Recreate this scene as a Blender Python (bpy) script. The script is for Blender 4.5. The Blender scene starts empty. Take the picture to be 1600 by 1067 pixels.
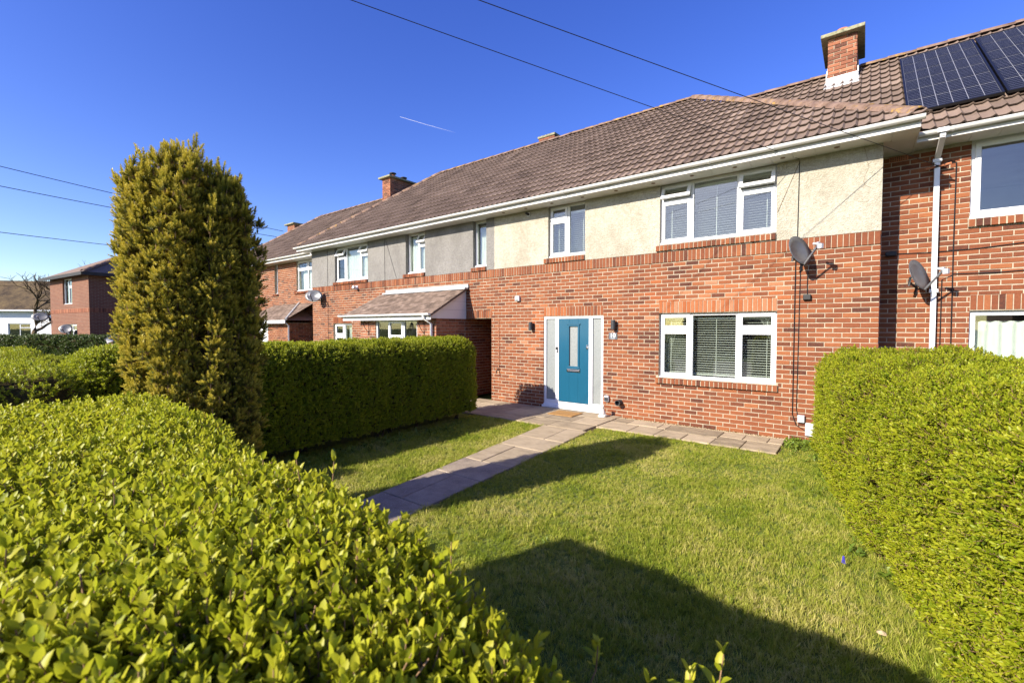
import bpy, bmesh, math, random
import numpy as np
from mathutils import Vector, Matrix, Euler
random.seed(7); rng = np.random.default_rng(11)
R = math.radians
scn = bpy.context.scene
COL = scn.collection

# ------------------------------------------------------------------ camera
CAM = np.array([-0.18, -8.67, 1.84])
cd = bpy.data.cameras.new('camera'); cam = bpy.data.objects.new('camera', cd); COL.objects.link(cam)
cam.location = CAM; cam.rotation_euler = (R(90-1.81), 0, R(37.67))
cd.sensor_width = 36; cd.lens = 16.0; cd.clip_start = .05; cd.clip_end = 6000
cd.dof.use_dof = True; cd.dof.focus_distance = 6.5; cd.dof.aperture_fstop = 7.0
scn.camera = cam
# ------------------------------------------------------------------ sky and sun
SUN_EL, SUN_AZ = R(27.8), R(197.3)
w = bpy.data.worlds.new('World'); scn.world = w; w.use_nodes = True
nt = w.node_tree; bg = nt.nodes['Background']
sk = nt.nodes.new('ShaderNodeTexSky'); sk.sky_type = 'NISHITA'; sk.sun_disc = False
sk.sun_elevation = SUN_EL; sk.sun_rotation = SUN_AZ; sk.altitude = 100; sk.air_density = 1.0; sk.dust_density = 0.6; sk.ozone_density = 3.5
hs = nt.nodes.new('ShaderNodeHueSaturation'); hs.inputs['Saturation'].default_value = 1.26; hs.inputs['Hue'].default_value = .529      # the camera's vivid rendering of a clear sky
nt.links.new(sk.outputs[0], hs.inputs['Color']); nt.links.new(hs.outputs[0], bg.inputs[0]); bg.inputs[1].default_value = 0.124
sd = bpy.data.lights.new('sun', 'SUN'); sd.energy = 5.0; sd.angle = R(.53); sd.color = (1, .92, .79)
sun = bpy.data.objects.new('sun', sd); COL.objects.link(sun); sun.location = (-10, -30, 20)
to_sun = Vector((math.sin(SUN_AZ)*math.cos(SUN_EL), math.cos(SUN_AZ)*math.cos(SUN_EL), math.sin(SUN_EL)))
sun.rotation_euler = to_sun.to_track_quat('Z', 'Y').to_euler()
vs = scn.view_settings; vs.view_transform = 'Standard'; vs.look = 'None'; vs.exposure = 1.03; vs.gamma = 1; vs.use_curve_mapping = False

# ------------------------------------------------------------------ materials
def lin(c):
    return tuple(((v/255)/12.92 if v/255 <= .04045 else (((v/255)+.055)/1.055)**2.4) for v in c)
class NT:
    def __init__(s, name):
        s.m = bpy.data.materials.new(name); s.m.use_nodes = True; s.t = s.m.node_tree
        s.b = s.t.nodes['Principled BSDF']; s.out = s.t.nodes['Material Output']
    def n(s, typ, **k):
        x = s.t.nodes.new('ShaderNode'+typ)
        for a, v in k.items():
            if a.startswith('i_'):
                key = a[2:]; key = int(key) if key.isdigit() else key.replace('_', ' ')
                x.inputs[key].default_value = v
            else: setattr(x, a, v)
        return x
    def l(s, a, b): s.t.links.new(a, b)
    def math(s, op, a, b=None, c=None):
        x = s.n('Math', operation=op)
        for i, v in enumerate((a, b, c)):
            if v is None: continue
            if isinstance(v, (int, float)): x.inputs[i].default_value = v
            else: s.l(v, x.inputs[i])
        return x.outputs[0]
    def pos(s): return s.n('NewGeometry').outputs['Position']
    def noise(s, scale, detail=4, rough=.55, vec=None, stretch=None):
        x = s.n('TexNoise'); x.inputs['Scale'].default_value = scale; x.inputs['Detail'].default_value = detail; x.inputs['Roughness'].default_value = rough
        v = vec if vec is not None else s.pos()
        if stretch:
            mp = s.n('Mapping'); mp.inputs['Scale'].default_value = stretch; s.l(v, mp.inputs[0]); v = mp.outputs[0]
        s.l(v, x.inputs['Vector']); return x.outputs[0]
    def ramp(s, fac, stops, interp='LINEAR'):
        x = s.n('ValToRGB'); cr = x.color_ramp; cr.interpolation = interp
        while len(cr.elements) < len(stops): cr.elements.new(.5)
        for e, (p, c) in zip(cr.elements, stops): e.position = p; e.color = (*c, 1)
        s.l(fac, x.inputs[0]); return x.outputs[0]
    def mix(s, fac, a, b, mode='MIX'):
        x = s.n('Mix', data_type='RGBA', blend_type=mode)
        for sock, v in ((0, fac), (6, a), (7, b)):
            if isinstance(v, (int, float)): x.inputs[sock].default_value = v
            elif isinstance(v, tuple): x.inputs[sock].default_value = (*v, 1)
            else: s.l(v, x.inputs[sock])
        return x.outputs[2]
    def bump(s, h, strength=.3, dist=.01):
        x = s.n('Bump'); x.inputs['Strength'].default_value = strength; x.inputs['Distance'].default_value = dist
        s.l(h, x.inputs['Height']); s.l(x.outputs[0], s.b.inputs['Normal'])
    def tint(s): return s.n('Attribute', attribute_name='tint').outputs['Fac']
    def col(s, c): s.l(c, s.b.inputs['Base Color'])
    def set(s, rough=.8, spec=.3, metal=0):
        s.b.inputs['Roughness'].default_value = rough; s.b.inputs['Specular IOR Level'].default_value = spec; s.b.inputs['Metallic'].default_value = metal
M = {}
def plain(name, c, rough=.6, spec=.35, metal=0, var=.12, scale=6., bump=0, bscale=60., dirt=None):
    t = NT(name); t.set(rough, spec, metal)
    f = t.noise(scale, 5)
    lo = tuple(max(0, v*(1-var)) for v in c); hi = tuple(min(1, v*(1+var)) for v in c)
    k = t.ramp(f, [(.3, lo), (.7, hi)])
    if dirt:
        d = t.ramp(t.noise(1.7, 8, .7), [(.55, (0, 0, 0)), (.75, (1, 1, 1))])
        k = t.mix(t.math('MULTIPLY', d, .5), k, dirt)
    t.col(k)
    if bump: t.bump(t.noise(bscale, 4), bump, .006)
    M[name] = t.m; return t
def brick_mat(name, stops):
    t = NT(name); t.set(.85, .25)
    n1 = t.noise(38, 5, .6); n2 = t.noise(1.3, 3)
    f = t.math('ADD', t.math('MULTIPLY', t.tint(), .86), t.math('MULTIPLY', t.math('SUBTRACT', n1, .5), .55))
    f = t.math('ADD', f, t.math('MULTIPLY', t.math('SUBTRACT', n2, .5), .35))
    c = t.ramp(f, stops)
    sp = t.ramp(t.noise(140, 2), [(.62, (0, 0, 0)), (.72, (1, 1, 1))])
    c = t.mix(t.math('MULTIPLY', sp, .35), c, (.10, .045, .03))
    ef = t.ramp(t.noise(2.4, 7, .7), [(.6, (0, 0, 0)), (.8, (1, 1, 1))])
    c = t.mix(t.math('MULTIPLY', ef, .22), c, (.36, .24, .16))
    t.col(c); t.bump(t.noise(120, 5), .5, .004); M[name] = t.m
brick_mat('brick', [(.0, (.07, .026, .017)), (.13, (.118, .038, .019)), (.36, (.178, .056, .024)), (.68, (.225, .074, .030)), (.92, (.27, .098, .038)), (1., (.29, .13, .065))])
brick_mat('new_brick', [(.0, (.22, .058, .022)), (.35, (.29, .090, .031)), (.65, (.32, .135, .065)), (1., (.32, .18, .12))])
brick_mat('brown_brick', [(.0, (.08, .035, .025)), (.3, (.20, .075, .042)), (.65, (.30, .115, .06)), (1., (.38, .19, .11))])
t = NT('mortar'); t.set(.95, .1)
c = t.ramp(t.noise(9, 6, .65), [(.3, (.28, .23, .165)), (.6, (.41, .345, .255)), (.8, (.48, .415, .32))]); t.col(c); t.bump(t.noise(180, 3), .4, .003); M['mortar'] = t.m
t = NT('tile'); t.set(.9, .2)
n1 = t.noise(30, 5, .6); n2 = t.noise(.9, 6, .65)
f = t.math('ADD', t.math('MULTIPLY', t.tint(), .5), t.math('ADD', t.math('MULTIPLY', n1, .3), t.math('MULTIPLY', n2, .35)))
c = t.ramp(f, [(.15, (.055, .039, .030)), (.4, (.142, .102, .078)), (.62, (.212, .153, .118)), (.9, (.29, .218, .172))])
dk = t.ramp(t.noise(2.6, 8, .75), [(.60, (0, 0, 0)), (.70, (1, 1, 1))])
c = t.mix(t.math('MULTIPLY', dk, .6), c, (.045, .035, .028))
li = t.ramp(t.noise(5.5, 6, .7), [(.68, (0, 0, 0)), (.74, (1, 1, 1))])
c = t.mix(t.math('MULTIPLY', li, .55), c, (.30, .22, .07)); t.col(c); t.bump(n1, .4, .006); M['tile'] = t.m
t = NT('ridge_cap'); t.set(.9, .2)
c = t.ramp(t.noise(6, 7, .7), [(.3, (.10, .06, .045)), (.5, (.19, .125, .095)), (.75, (.27, .185, .145))])
li = t.ramp(t.noise(9, 7, .75), [(.53, (0, 0, 0)), (.62, (1, 1, 1))])
li2 = t.ramp(t.noise(.45, 2), [(.42, (0, 0, 0)), (.55, (1, 1, 1))])
c = t.mix(t.math('MULTIPLY', t.math('MULTIPLY', li, li2), .8), c, (.42, .25, .035)); t.col(c); t.bump(t.noise(40, 5), .5, .01); M['ridge_cap'] = t.m
def render_mat(name, a, b, stain):
    t = NT(name); t.set(.95, .15)
    c = t.ramp(t.noise(60, 4, .7), [(.3, a), (.7, b)])
    st = t.ramp(t.noise(1.3, 9, .72, stretch=(1, 1, .6)), [(.44, (0, 0, 0)), (.64, (1, 1, 1))])
    c = t.mix(t.math('MULTIPLY', st, .55), c, stain)
    md = t.ramp(t.noise(24, 5, .7), [(.42, (0, 0, 0)), (.66, (1, 1, 1))])
    c = t.mix(t.math('MULTIPLY', md, .45), c, stain)
    sp = t.ramp(t.noise(95, 2, .5), [(.60, (0, 0, 0)), (.68, (1, 1, 1))])
    c = t.mix(t.math('MULTIPLY', sp, .45), c, stain); t.col(c)
    t.bump(t.noise(48, 4, .65), 1., .03); M[name] = t.m
render_mat('cream_render', (.43, .40, .315), (.57, .54, .45), (.26, .22, .155))
render_mat('grey_render', (.215, .205, .19), (.31, .295, .275), (.14, .13, .12))
plain('white_plastic', (.68, .68, .69), .28, .5, var=.02, scale=3)
plain('old_white', (.60, .59, .56), .35, .45, var=.06, scale=4, dirt=(.48, .46, .40))
plain('slat', (.80, .78, .72), .4, .4, var=.03)
plain('interior', (.42, .40, .37), .9, .1, var=.1, scale=2)
plain('curtain', (.78, .77, .72), .9, .1, var=.05, scale=12)
plain('blue_door', (.005, .075, .135), .30, .5, var=.05, scale=2, bump=.05, bscale=300)
plain('chrome', (.72, .72, .70), .18, .6, 1.0, var=.05)
plain('charcoal', (.032, .034, .038), .45, .4, var=.2, scale=20)
plain('dish_grey', (.12, .12, .125), .35, .5, .3, var=.1, scale=8)
plain('black', (.012, .012, .013), .5, .4, var=.2)
plain('slate', (.085, .095, .11), .5, .4, var=.2, scale=30)
plain('box_white', (.74, .74, .76), .4, .4, var=.03)
plain('box_grey', (.42, .43, .46), .45, .4, var=.05)
plain('lead', (.40, .41, .42), .5, .4, .2, var=.2, scale=9, dirt=(.55, .54, .5))
plain('coir', (.36, .20, .075), .95, .1, var=.3, scale=60, bump=.8, bscale=160)
plain('statue', (.74, .72, .67), .6, .3, var=.06, scale=30)
plain('terracotta', (.42, .16, .08), .8, .2, var=.2, scale=14, dirt=(.30, .20, .06))
plain('mossy_stone', (.24, .23, .15), .95, .1, var=.45, scale=18, bump=.6, bscale=40, dirt=(.25, .22, .05))
plain('bark', (.10, .072, .045), .95, .1, var=.4, scale=25, bump=.8, bscale=40)
plain('twig', (.26, .16, .085), .85, .15, var=.3, scale=60)
plain('hedge_core', (.055, .045, .02), 1, .0, var=.5, scale=18, bump=1, bscale=25)
plain('soil', (.075, .052, .033), 1, .1, var=.45, scale=14, bump=1, bscale=30)
plain('gravel', (.42, .33, .21), .9, .2, var=.4, scale=90)
plain('tarmac', (.05, .05, .052), .9, .25, var=.25, scale=30, bump=.5, bscale=150)
plain('concrete', (.30, .28, .25), .9, .2, var=.2, scale=5, bump=.4, bscale=80)
plain('white_wall', (.76, .76, .76), .9, .1, var=.04, scale=2)
plain('dark_fascia', (.03, .028, .026), .6, .3, var=.2)
plain('skin', (.52, .31, .22), .6, .3, var=.05)
plain('jacket', (.035, .032, .045), .9, .1, var=.2, scale=20)
plain('trousers', (.05, .06, .09), .9, .1, var=.2)
plain('grey_hair', (.45, .45, .46), .8, .2, var=.2, scale=60)
plain('plate_text', (.75, .76, .78), .5, .3, var=.02)
plain('wood', (.17, .12, .08), .9, .1, var=.3, scale=10)
plain('blue_flower', (.06, .05, .42), .7, .2, var=.2, scale=90)
# paving
t = NT('slab'); t.set(.9, .2)
rnd = t.n('ObjectInfo').outputs['Random']
f = t.math('ADD', t.math('MULTIPLY', t.noise(3.2, 8, .65, stretch=(1, 2.2, 1)), .75), t.math('MULTIPLY', rnd, .28))
c = t.ramp(f, [(.28, (.21, .165, .11)), (.5, (.36, .285, .19)), (.72, (.45, .36, .245))])
c = t.mix(t.math('MULTIPLY', t.ramp(t.noise(2.1, 8, .75), [(.55, (0, 0, 0)), (.72, (1, 1, 1))]), .6), c, (.125, .105, .08))
t.col(c); t.bump(t.noise(22, 7, .65, stretch=(1, 2, 1)), .45, .012); M['slab'] = t.m
t = NT('path_slab'); t.set(.85, .3)
c = t.ramp(t.noise(4, 8, .7), [(.3, (.19, .15, .115)), (.6, (.34, .27, .195)), (.8, (.40, .33, .25))])
sp = t.ramp(t.noise(70, 2), [(.60, (0, 0, 0)), (.66, (1, 1, 1))])
c = t.mix(t.math('MULTIPLY', sp, .5), c, (.52, .48, .43)); t.col(c); t.bump(t.noise(90, 5), .5, .006); M['path_slab'] = t.m
# glass
def glass_mat(name, base, tintc):
    t = NT(name); tr = t.n('BsdfTransparent'); tr.inputs[0].default_value = (*tintc, 1)
    gl = t.n('BsdfGlossy'); gl.inputs['Roughness'].default_value = .015; gl.inputs[0].default_value = (1, 1, 1, 1)
    lw_ = t.n('LayerWeight'); lw_.inputs[0].default_value = .5          # Schlick reflection, the same from either side of the pane
    f = t.math('MINIMUM', t.math('ADD', t.math('MULTIPLY', t.math('POWER', lw_.outputs['Facing'], 4.5), .85), base), 1.)
    # slightly uneven panes
    nb = t.n('Bump'); nb.inputs['Strength'].default_value = .04; nb.inputs['Distance'].default_value = .02; t.l(t.noise(1.6, 1), nb.inputs['Height']); t.l(nb.outputs[0], gl.inputs['Normal'])
    mx = t.n('MixShader'); t.l(f, mx.inputs[0]); t.l(tr.outputs[0], mx.inputs[1]); t.l(gl.outputs[0], mx.inputs[2]); t.l(mx.outputs[0], t.out.inputs[0]); M[name] = t.m
glass_mat('glass', .08, (.86, .9, .88))
t = NT('frosted'); t.set(.35, .5); t.col(t.ramp(t.noise(70, 3), [(.3, (.17, .185, .18)), (.7, (.26, .275, .27))])); t.bump(t.noise(110, 3), .5, .004); M['frosted'] = t.m
# solar cells
t = NT('solar_cell'); t.set(.30, .07); t.col(t.ramp(t.noise(3, 2), [(.3, (.005, .006, .013)), (.7, (.008, .009, .018))])); M['solar_cell'] = t.m
plain('cell_line', (.42, .43, .47), .35, .5, .5, var=.05)
plain('panel_frame', (.02, .02, .022), .35, .5, .6, var=.1)
# foliage
def leaf_mat(name, stops, rough=.38, trans=.35, tcol=(.30, .36, .03), spec=.45, patch=.30, pscale=2.2, wr=.42, wt=.36):
    t = NT(name); t.set(rough, spec)
    oi = t.n('ObjectInfo')
    big = t.math('ADD', t.math('MULTIPLY', t.math('SUBTRACT', t.noise(pscale, 5, .65, vec=oi.outputs['Location']), .5), patch/.30), .5)
    f = t.math('ADD', t.math('MULTIPLY', oi.outputs['Random'], wr), t.math('MULTIPLY', t.tint(), wt))
    f = t.math('ADD', f, t.math('MULTIPLY', big, .30))
    c = t.ramp(f, stops); t.col(c)
    tl = t.n('BsdfTranslucent'); t.l(t.mix(.5, c, tcol), tl.inputs[0])
    mx = t.n('MixShader'); mx.inputs[0].default_value = trans; t.l(t.b.outputs[0], mx.inputs[1]); t.l(tl.outputs[0], mx.inputs[2]); t.l(mx.outputs[0], t.out.inputs[0]); M[name] = t.m
leaf_mat('privet', [(.1, (.055, .10, .008)), (.28, (.16, .235, .010)), (.5, (.30, .35, .014)), (.95, (.46, .45, .03))], .45, .45, (.38, .40, .03), spec=.35)
leaf_mat('front_privet', [(.1, (.08, .13, .010)), (.27, (.21, .27, .012)), (.5, (.37, .40, .018)), (.95, (.52, .48, .04))], .44, .45, (.46, .48, .03), .3)
leaf_mat('dark_laurel', [(.1, (.03, .055, .010)), (.5, (.07, .11, .016)), (.95, (.12, .16, .03))], .4, .2, (.1, .14, .02))
leaf_mat('yew', [(.1, (.03, .055, .010)), (.35, (.07, .10, .015)), (.50, (.27, .26, .025)), (.64, (.56, .47, .05)), (.95, (.78, .64, .11))], .5, .28, (.42, .38, .04), .3, .3, 3.0, .24, .60)
leaf_mat('grass', [(.1, (.12, .18, .016)), (.3, (.23, .30, .022)), (.5, (.34, .38, .04)), (.7, (.48, .46, .09)), (.95, (.60, .52, .20))], .6, .42, (.38, .42, .05), .2, 1.7, 1.1)
leaf_mat('weed', [(.1, (.07, .12, .014)), (.5, (.14, .21, .02)), (.95, (.24, .29, .04))], .5, .3)
t = NT('lawn_soil'); t.set(1, .05); t.col(t.ramp(t.noise(5, 7, .7), [(.3, (.09, .115, .03)), (.6, (.15, .18, .035)), (.8, (.22, .21, .07))])); t.bump(t.noise(40, 5), .8, .02); M['lawn_soil'] = t.m
t = NT('verge'); t.set(1, .05); t.col(t.ramp(t.noise(.35, 9, .7), [(.3, (.05, .075, .018)), (.6, (.085, .12, .026)), (.8, (.14, .14, .05))])); t.bump(t.noise(30, 5), .8, .03); M['verge'] = t.m
# brick texture for far walls
t = NT('far_brick'); t.set(.9, .2)
sx = t.n('SeparateXYZ'); t.l(t.pos(), sx.inputs[0]); cx = t.n('CombineXYZ'); t.l(t.math('ADD', sx.outputs[0], sx.outputs[1]), cx.inputs[0]); t.l(sx.outputs[2], cx.inputs[1])
br = t.n('TexBrick'); br.inputs['Scale'].default_value = 1; br.inputs['Brick Width'].default_value = .225; br.inputs['Row Height'].default_value = .075; br.inputs['Mortar Size'].default_value = .008
br.inputs[1].default_value = (.15, .055, .034, 1); br.inputs[2].default_value = (.21, .085, .05, 1); br.inputs[3].default_value = (.28, .21, .15, 1); t.l(cx.outputs[0], br.inputs[0])
t.col(t.mix(t.math('MULTIPLY', t.noise(1.2, 6), .6), br.outputs[0], (.10, .045, .032))); t.bump(br.outputs[1], -.3, .01); M['far_brick'] = t.m
t = NT('moss_roof'); t.set(1, .1); t.col(t.ramp(t.noise(.6, 9, .75), [(.35, (.045, .035, .028)), (.55, (.14, .10, .055)), (.7, (.20, .16, .06))])); t.bump(t.noise(6, 6), .8, .05); M['moss_roof'] = t.m

# ------------------------------------------------------------------ helpers
def tag(o, label=None, cat=None, group=None, kind=None):
    if label: o['label'] = label
    if cat: o['category'] = cat
    if group: o['group'] = group
    if kind: o['kind'] = kind
    return o
def link(o, parent=None):
    COL.objects.link(o)
    if parent is not None:
        o.parent = parent
        if parent.name in WS: o.matrix_parent_inverse = WS[parent.name]
    return o
WS = {}
def base(name, loc):
    """an Empty at the base of a thing whose parts are given in world coordinates"""
    o = empty(name, loc); WS[o.name] = Matrix.Translation(loc).inverted(); return o
def empty(name, loc=(0, 0, 0), rz=0):
    o = bpy.data.objects.new(name, None); o.empty_display_size = .1; o.location = loc; o.rotation_euler = (0, 0, rz); return link(o)
class MB:
    def __init__(s): s.v = []; s.f = []; s.t = []; s.mi = []
    def add(s, vs, fs, tint=.5, mi=0):
        b = len(s.v); s.v += [tuple(p) for p in vs]; s.f += [tuple(i+b for i in q) for q in fs]; s.t += [tint]*len(fs); s.mi += [mi]*len(fs); return s
    def box(s, x0, x1, y0, y1, z0, z1, tint=.5, M4=None, mi=0):
        v = [(x0, y0, z0), (x1, y0, z0), (x1, y1, z0), (x0, y1, z0), (x0, y0, z1), (x1, y0, z1), (x1, y1, z1), (x0, y1, z1)]
        if M4 is not None: v = [tuple(M4 @ Vector(p)) for p in v]
        return s.add(v, [(3, 2, 1, 0), (4, 5, 6, 7), (0, 1, 5, 4), (1, 2, 6, 5), (2, 3, 7, 6), (3, 0, 4, 7)], tint, mi)
    def prism(s, pts, d, tint=.5, mi=0):
        """polygon pts (3-D, counter-clockwise seen from outside) pushed along d"""
        n = len(pts); d = Vector(d); a = [tuple(p) for p in pts]; b = [tuple(Vector(p)+d) for p in pts]
        return s.add(a+b, [tuple(range(n)), tuple(range(2*n-1, n-1, -1))]+[(i, i+n, (i+1) % n+n, (i+1) % n) for i in range(n)], tint, mi)
    def tube(s, pts, r, n=8, cap=True, tint=.5, mi=0):
        pts = [Vector(p) for p in pts]; rs = r if isinstance(r, (list, tuple)) else [r]*len(pts)
        vs = []; up = Vector((0, 0, 1))
        for i, p in enumerate(pts):
            d = (pts[min(i+1, len(pts)-1)]-pts[max(i-1, 0)]).normalized()
            a = d.cross(up if abs(d.z) < .95 else Vector((1, 0, 0))).normalized(); b = d.cross(a)
            for k in range(n):
                th = 2*math.pi*k/n; vs.append(p+rs[i]*(math.cos(th)*a+math.sin(th)*b))
        fs = []
        for i in range(len(pts)-1):
            for k in range(n):
                k2 = (k+1) % n; fs.append((i*n+k, i*n+k2, (i+1)*n+k2, (i+1)*n+k))
        if cap: fs += [tuple(range(n-1, -1, -1)), tuple((len(pts)-1)*n+k for k in range(n))]
        return s.add(vs, fs, tint, mi)
    def lathe(s, prof, n=16, M4=None, tint=.5, mi=0):
        vs = []
        for r, z in prof:
            for k in range(n):
                p = Vector((r*math.cos(2*math.pi*k/n), r*math.sin(2*math.pi*k/n), z)); vs.append(M4 @ p if M4 is not None else p)
        fs = [(i*n+k, i*n+(k+1) % n, (i+1)*n+(k+1) % n, (i+1)*n+k) for i in range(len(prof)-1) for k in range(n)]
        fs += [tuple(range(n-1, -1, -1)), tuple((len(prof)-1)*n+k for k in range(n))]
        return s.add(vs, fs, tint, mi)
    def mesh(s, name, mats, smooth=False):
        me = bpy.data.meshes.new(name); me.from_pydata(s.v, [], s.f)
        for m in (mats if isinstance(mats, (list, tuple)) else [mats]): me.materials.append(M[m])
        a = me.attributes.new('tint', 'FLOAT', 'FACE'); a.data.foreach_set('value', np.array(s.t, np.float32))
        me.polygons.foreach_set('material_index', np.array(s.mi, np.int32))
        if smooth: me.polygons.foreach_set('use_smooth', np.ones(len(s.f), bool))
        me.update(); return me
    def build(s, name, mats, parent=None, smooth=False, bevel=0):
        o = bpy.data.objects.new(name, s.mesh(name, mats, smooth)); link(o, parent)
        if bevel:
            m = o.modifiers.new('edge', 'BEVEL'); m.width = bevel; m.segments = 2; m.limit_method = 'ANGLE'
        return o
def mesh_obj(name, me, loc, parent=None, rot=(0, 0, 0), scale=(1, 1, 1)):
    o = bpy.data.objects.new(name, me); o.location = loc; o.rotation_euler = rot; o.scale = scale; return link(o, parent)

# ------------------------------------------------------------------ bricks
BW, BH, PU, PZ = .2125, .0635, .225, .0765
def sub_rects(r, openings, mn=.022):
    out = [r]
    for (a, b, c, d) in openings:
        nx = []
        for (x0, x1, z0, z1) in out:
            if x1 <= a or x0 >= b or z1 <= c or z0 >= d: nx.append((x0, x1, z0, z1)); continue
            if x0 < a: nx.append((x0, a, z0, z1))
            if x1 > b: nx.append((b, x1, z0, z1))
            xa, xb = max(x0, a), min(x1, b)
            if z0 < c: nx.append((xa, xb, z0, c))
            if z1 > d: nx.append((xa, xb, d, z1))
        out = nx
    return [q for q in out if q[1]-q[0] > mn and q[3]-q[2] > mn]
def brick_shape(mb, x0, x1, z0, z1, fr, bk, tint, mi=0, T=None, e=.004):
    """a brick with softened front arrises; front towards -y"""
    v = [(x0, bk, z0), (x1, bk, z0), (x1, bk, z1), (x0, bk, z1), (x0, fr+e, z0), (x1, fr+e, z0), (x1, fr+e, z1), (x0, fr+e, z1),
         (x0+e, fr, z0+e), (x1-e, fr, z0+e), (x1-e, fr, z1-e), (x0+e, fr, z1-e)]
    if T is not None: v = [tuple(T @ Vector(p)) for p in v]
    f = [(8, 9, 10, 11)]+[(i+4, (i+1) % 4+4, (i+1) % 4+8, i+8) for i in range(4)]+[(i, (i+1) % 4, (i+1) % 4+4, i+4) for i in range(4)]
    mb.add(v, f, tint, mi)
BRICK = {}
def brick_mesh(kind, w_, h_, k):
    key = (kind, round(w_, 4), round(h_, 4), k)
    if key not in BRICK:
        mb = MB(); r2 = random.Random(k*31+5)
        j = lambda: r2.uniform(-.0025, .0025)
        brick_shape(mb, -w_/2+j(), w_/2+j(), -h_/2+j(), h_/2+j(), -r2.uniform(0, .004), .016, (k+.5)/10)
        BRICK[key] = mb.mesh('brick', kind)
    return BRICK[key]
def tint_rand():
    x = random.gauss(.52, .22); 
    if random.random() < .05: x = random.uniform(.05, .2)
    return min(.999, max(0, x))
def lay_bricks(wall, T, u0, u1, z0, z1, openings, nobj, mat='brick', special=None, dist_from=CAM):
    """stretcher bond on the plane y=0 of frame T; the nobj whole bricks nearest the viewer are objects"""
    rects = []; i = 0; z = z0
    while z+BH <= z1+.012:
        u = u0-(i % 2)*PU/2-random.uniform(0, .003)
        while u < u1:
            a, b = max(u, u0), min(u+BW, u1)
            if b-a > .03:
                for q in sub_rects((a, b, z, z+BH), openings): rects.append(q)
            u += PU
        z += PZ; i += 1
    Tn = np.array(T)
    def key(q):
        c = Tn @ np.array([(q[0]+q[1])/2, 0, (q[2]+q[3])/2, 1]); return np.linalg.norm(c[:3]-dist_from)
    full = sorted([q for q in rects if q[1]-q[0] > .2 and q[3]-q[2] > .06], key=key)[:nobj]
    fs = set(full); mb = MB(); rz = T.to_euler().z
    for q in rects:
        ti = tint_rand(); sp = special(q) if special else None
        if q in fs:
            c = T @ Vector(((q[0]+q[1])/2, -random.uniform(0, .002), (q[2]+q[3])/2))
            mesh_obj('brick', brick_mesh(sp or mat, BW, BH, int(ti*10)), c, wall, (0, 0, rz))
        else:
            j = lambda: random.uniform(-.002, .002)
            brick_shape(mb, q[0]+j(), q[1]+j(), q[2]+j(), q[3]+j(), -random.uniform(0, .005), .016, ti, 1 if sp else 0, T)
    if mb.f:
        o = mb.build('brickwork', [mat, special and 'new_brick' or mat], wall); tag(o, kind='stuff')
def soldiers(wall, T, u0, u1, z0, z1, proud, mat='brick', name='soldier_brick', pitch=.0745, slope=0, objs=True):
    n = max(1, round((u1-u0)/pitch)); p = (u1-u0)/n; rz = T.to_euler().z; mb = MB()
    for i in range(n):
        uc = u0+(i+.5)*p; ti = tint_rand()
        mt = mat(uc) if callable(mat) else mat
        if objs:
            o = mesh_obj(name, brick_mesh(mt, round(p-.0105, 4), round(z1-z0-.006, 4), int(ti*10)), T @ Vector((uc, -proud, (z0+z1)/2)), wall, (slope, 0, rz))
            o.scale = (1, 1 if proud < .02 else 3.0, 1)
        else: brick_shape(mb, uc-p/2+.005, uc+p/2-.005, z0, z1, -proud, .016, ti, 0, T)
    if proud > .005: MB().box(u0+.003, u1-.003, -(proud-.0035) if proud < .02 else -(proud-.003), .003, z0+.004, z1-.004 if proud < .02 else z1-.012, M4=T).build('bed_mortar', 'mortar', wall)
    if not objs: tag(mb.build('soldier_course', mat if isinstance(mat, str) else 'brick', wall), kind='stuff')
def backing(mb, T, u0, u1, z0, z1, openings, y0, y1):
    us = sorted({u0, u1, *[min(max(v, u0), u1) for o in openings for v in o[:2]]}); zs = sorted({z0, z1, *[min(max(v, z0), z1) for o in openings for v in o[2:]]})
    for a, b in zip(us, us[1:]):
        run = None
        for c, d in list(zip(zs, zs[1:]))+[(None, None)]:
            solid = c is not None and not any(o[0] < (a+b)/2 < o[1] and o[2] < (c+d)/2 < o[3] for o in openings)
            if solid: run = (run[0], d) if run else (c, d)
            elif run:
                mb.box(a, b, y0, y1, run[0], run[1], .5, T); run = None
    return mb

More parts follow.
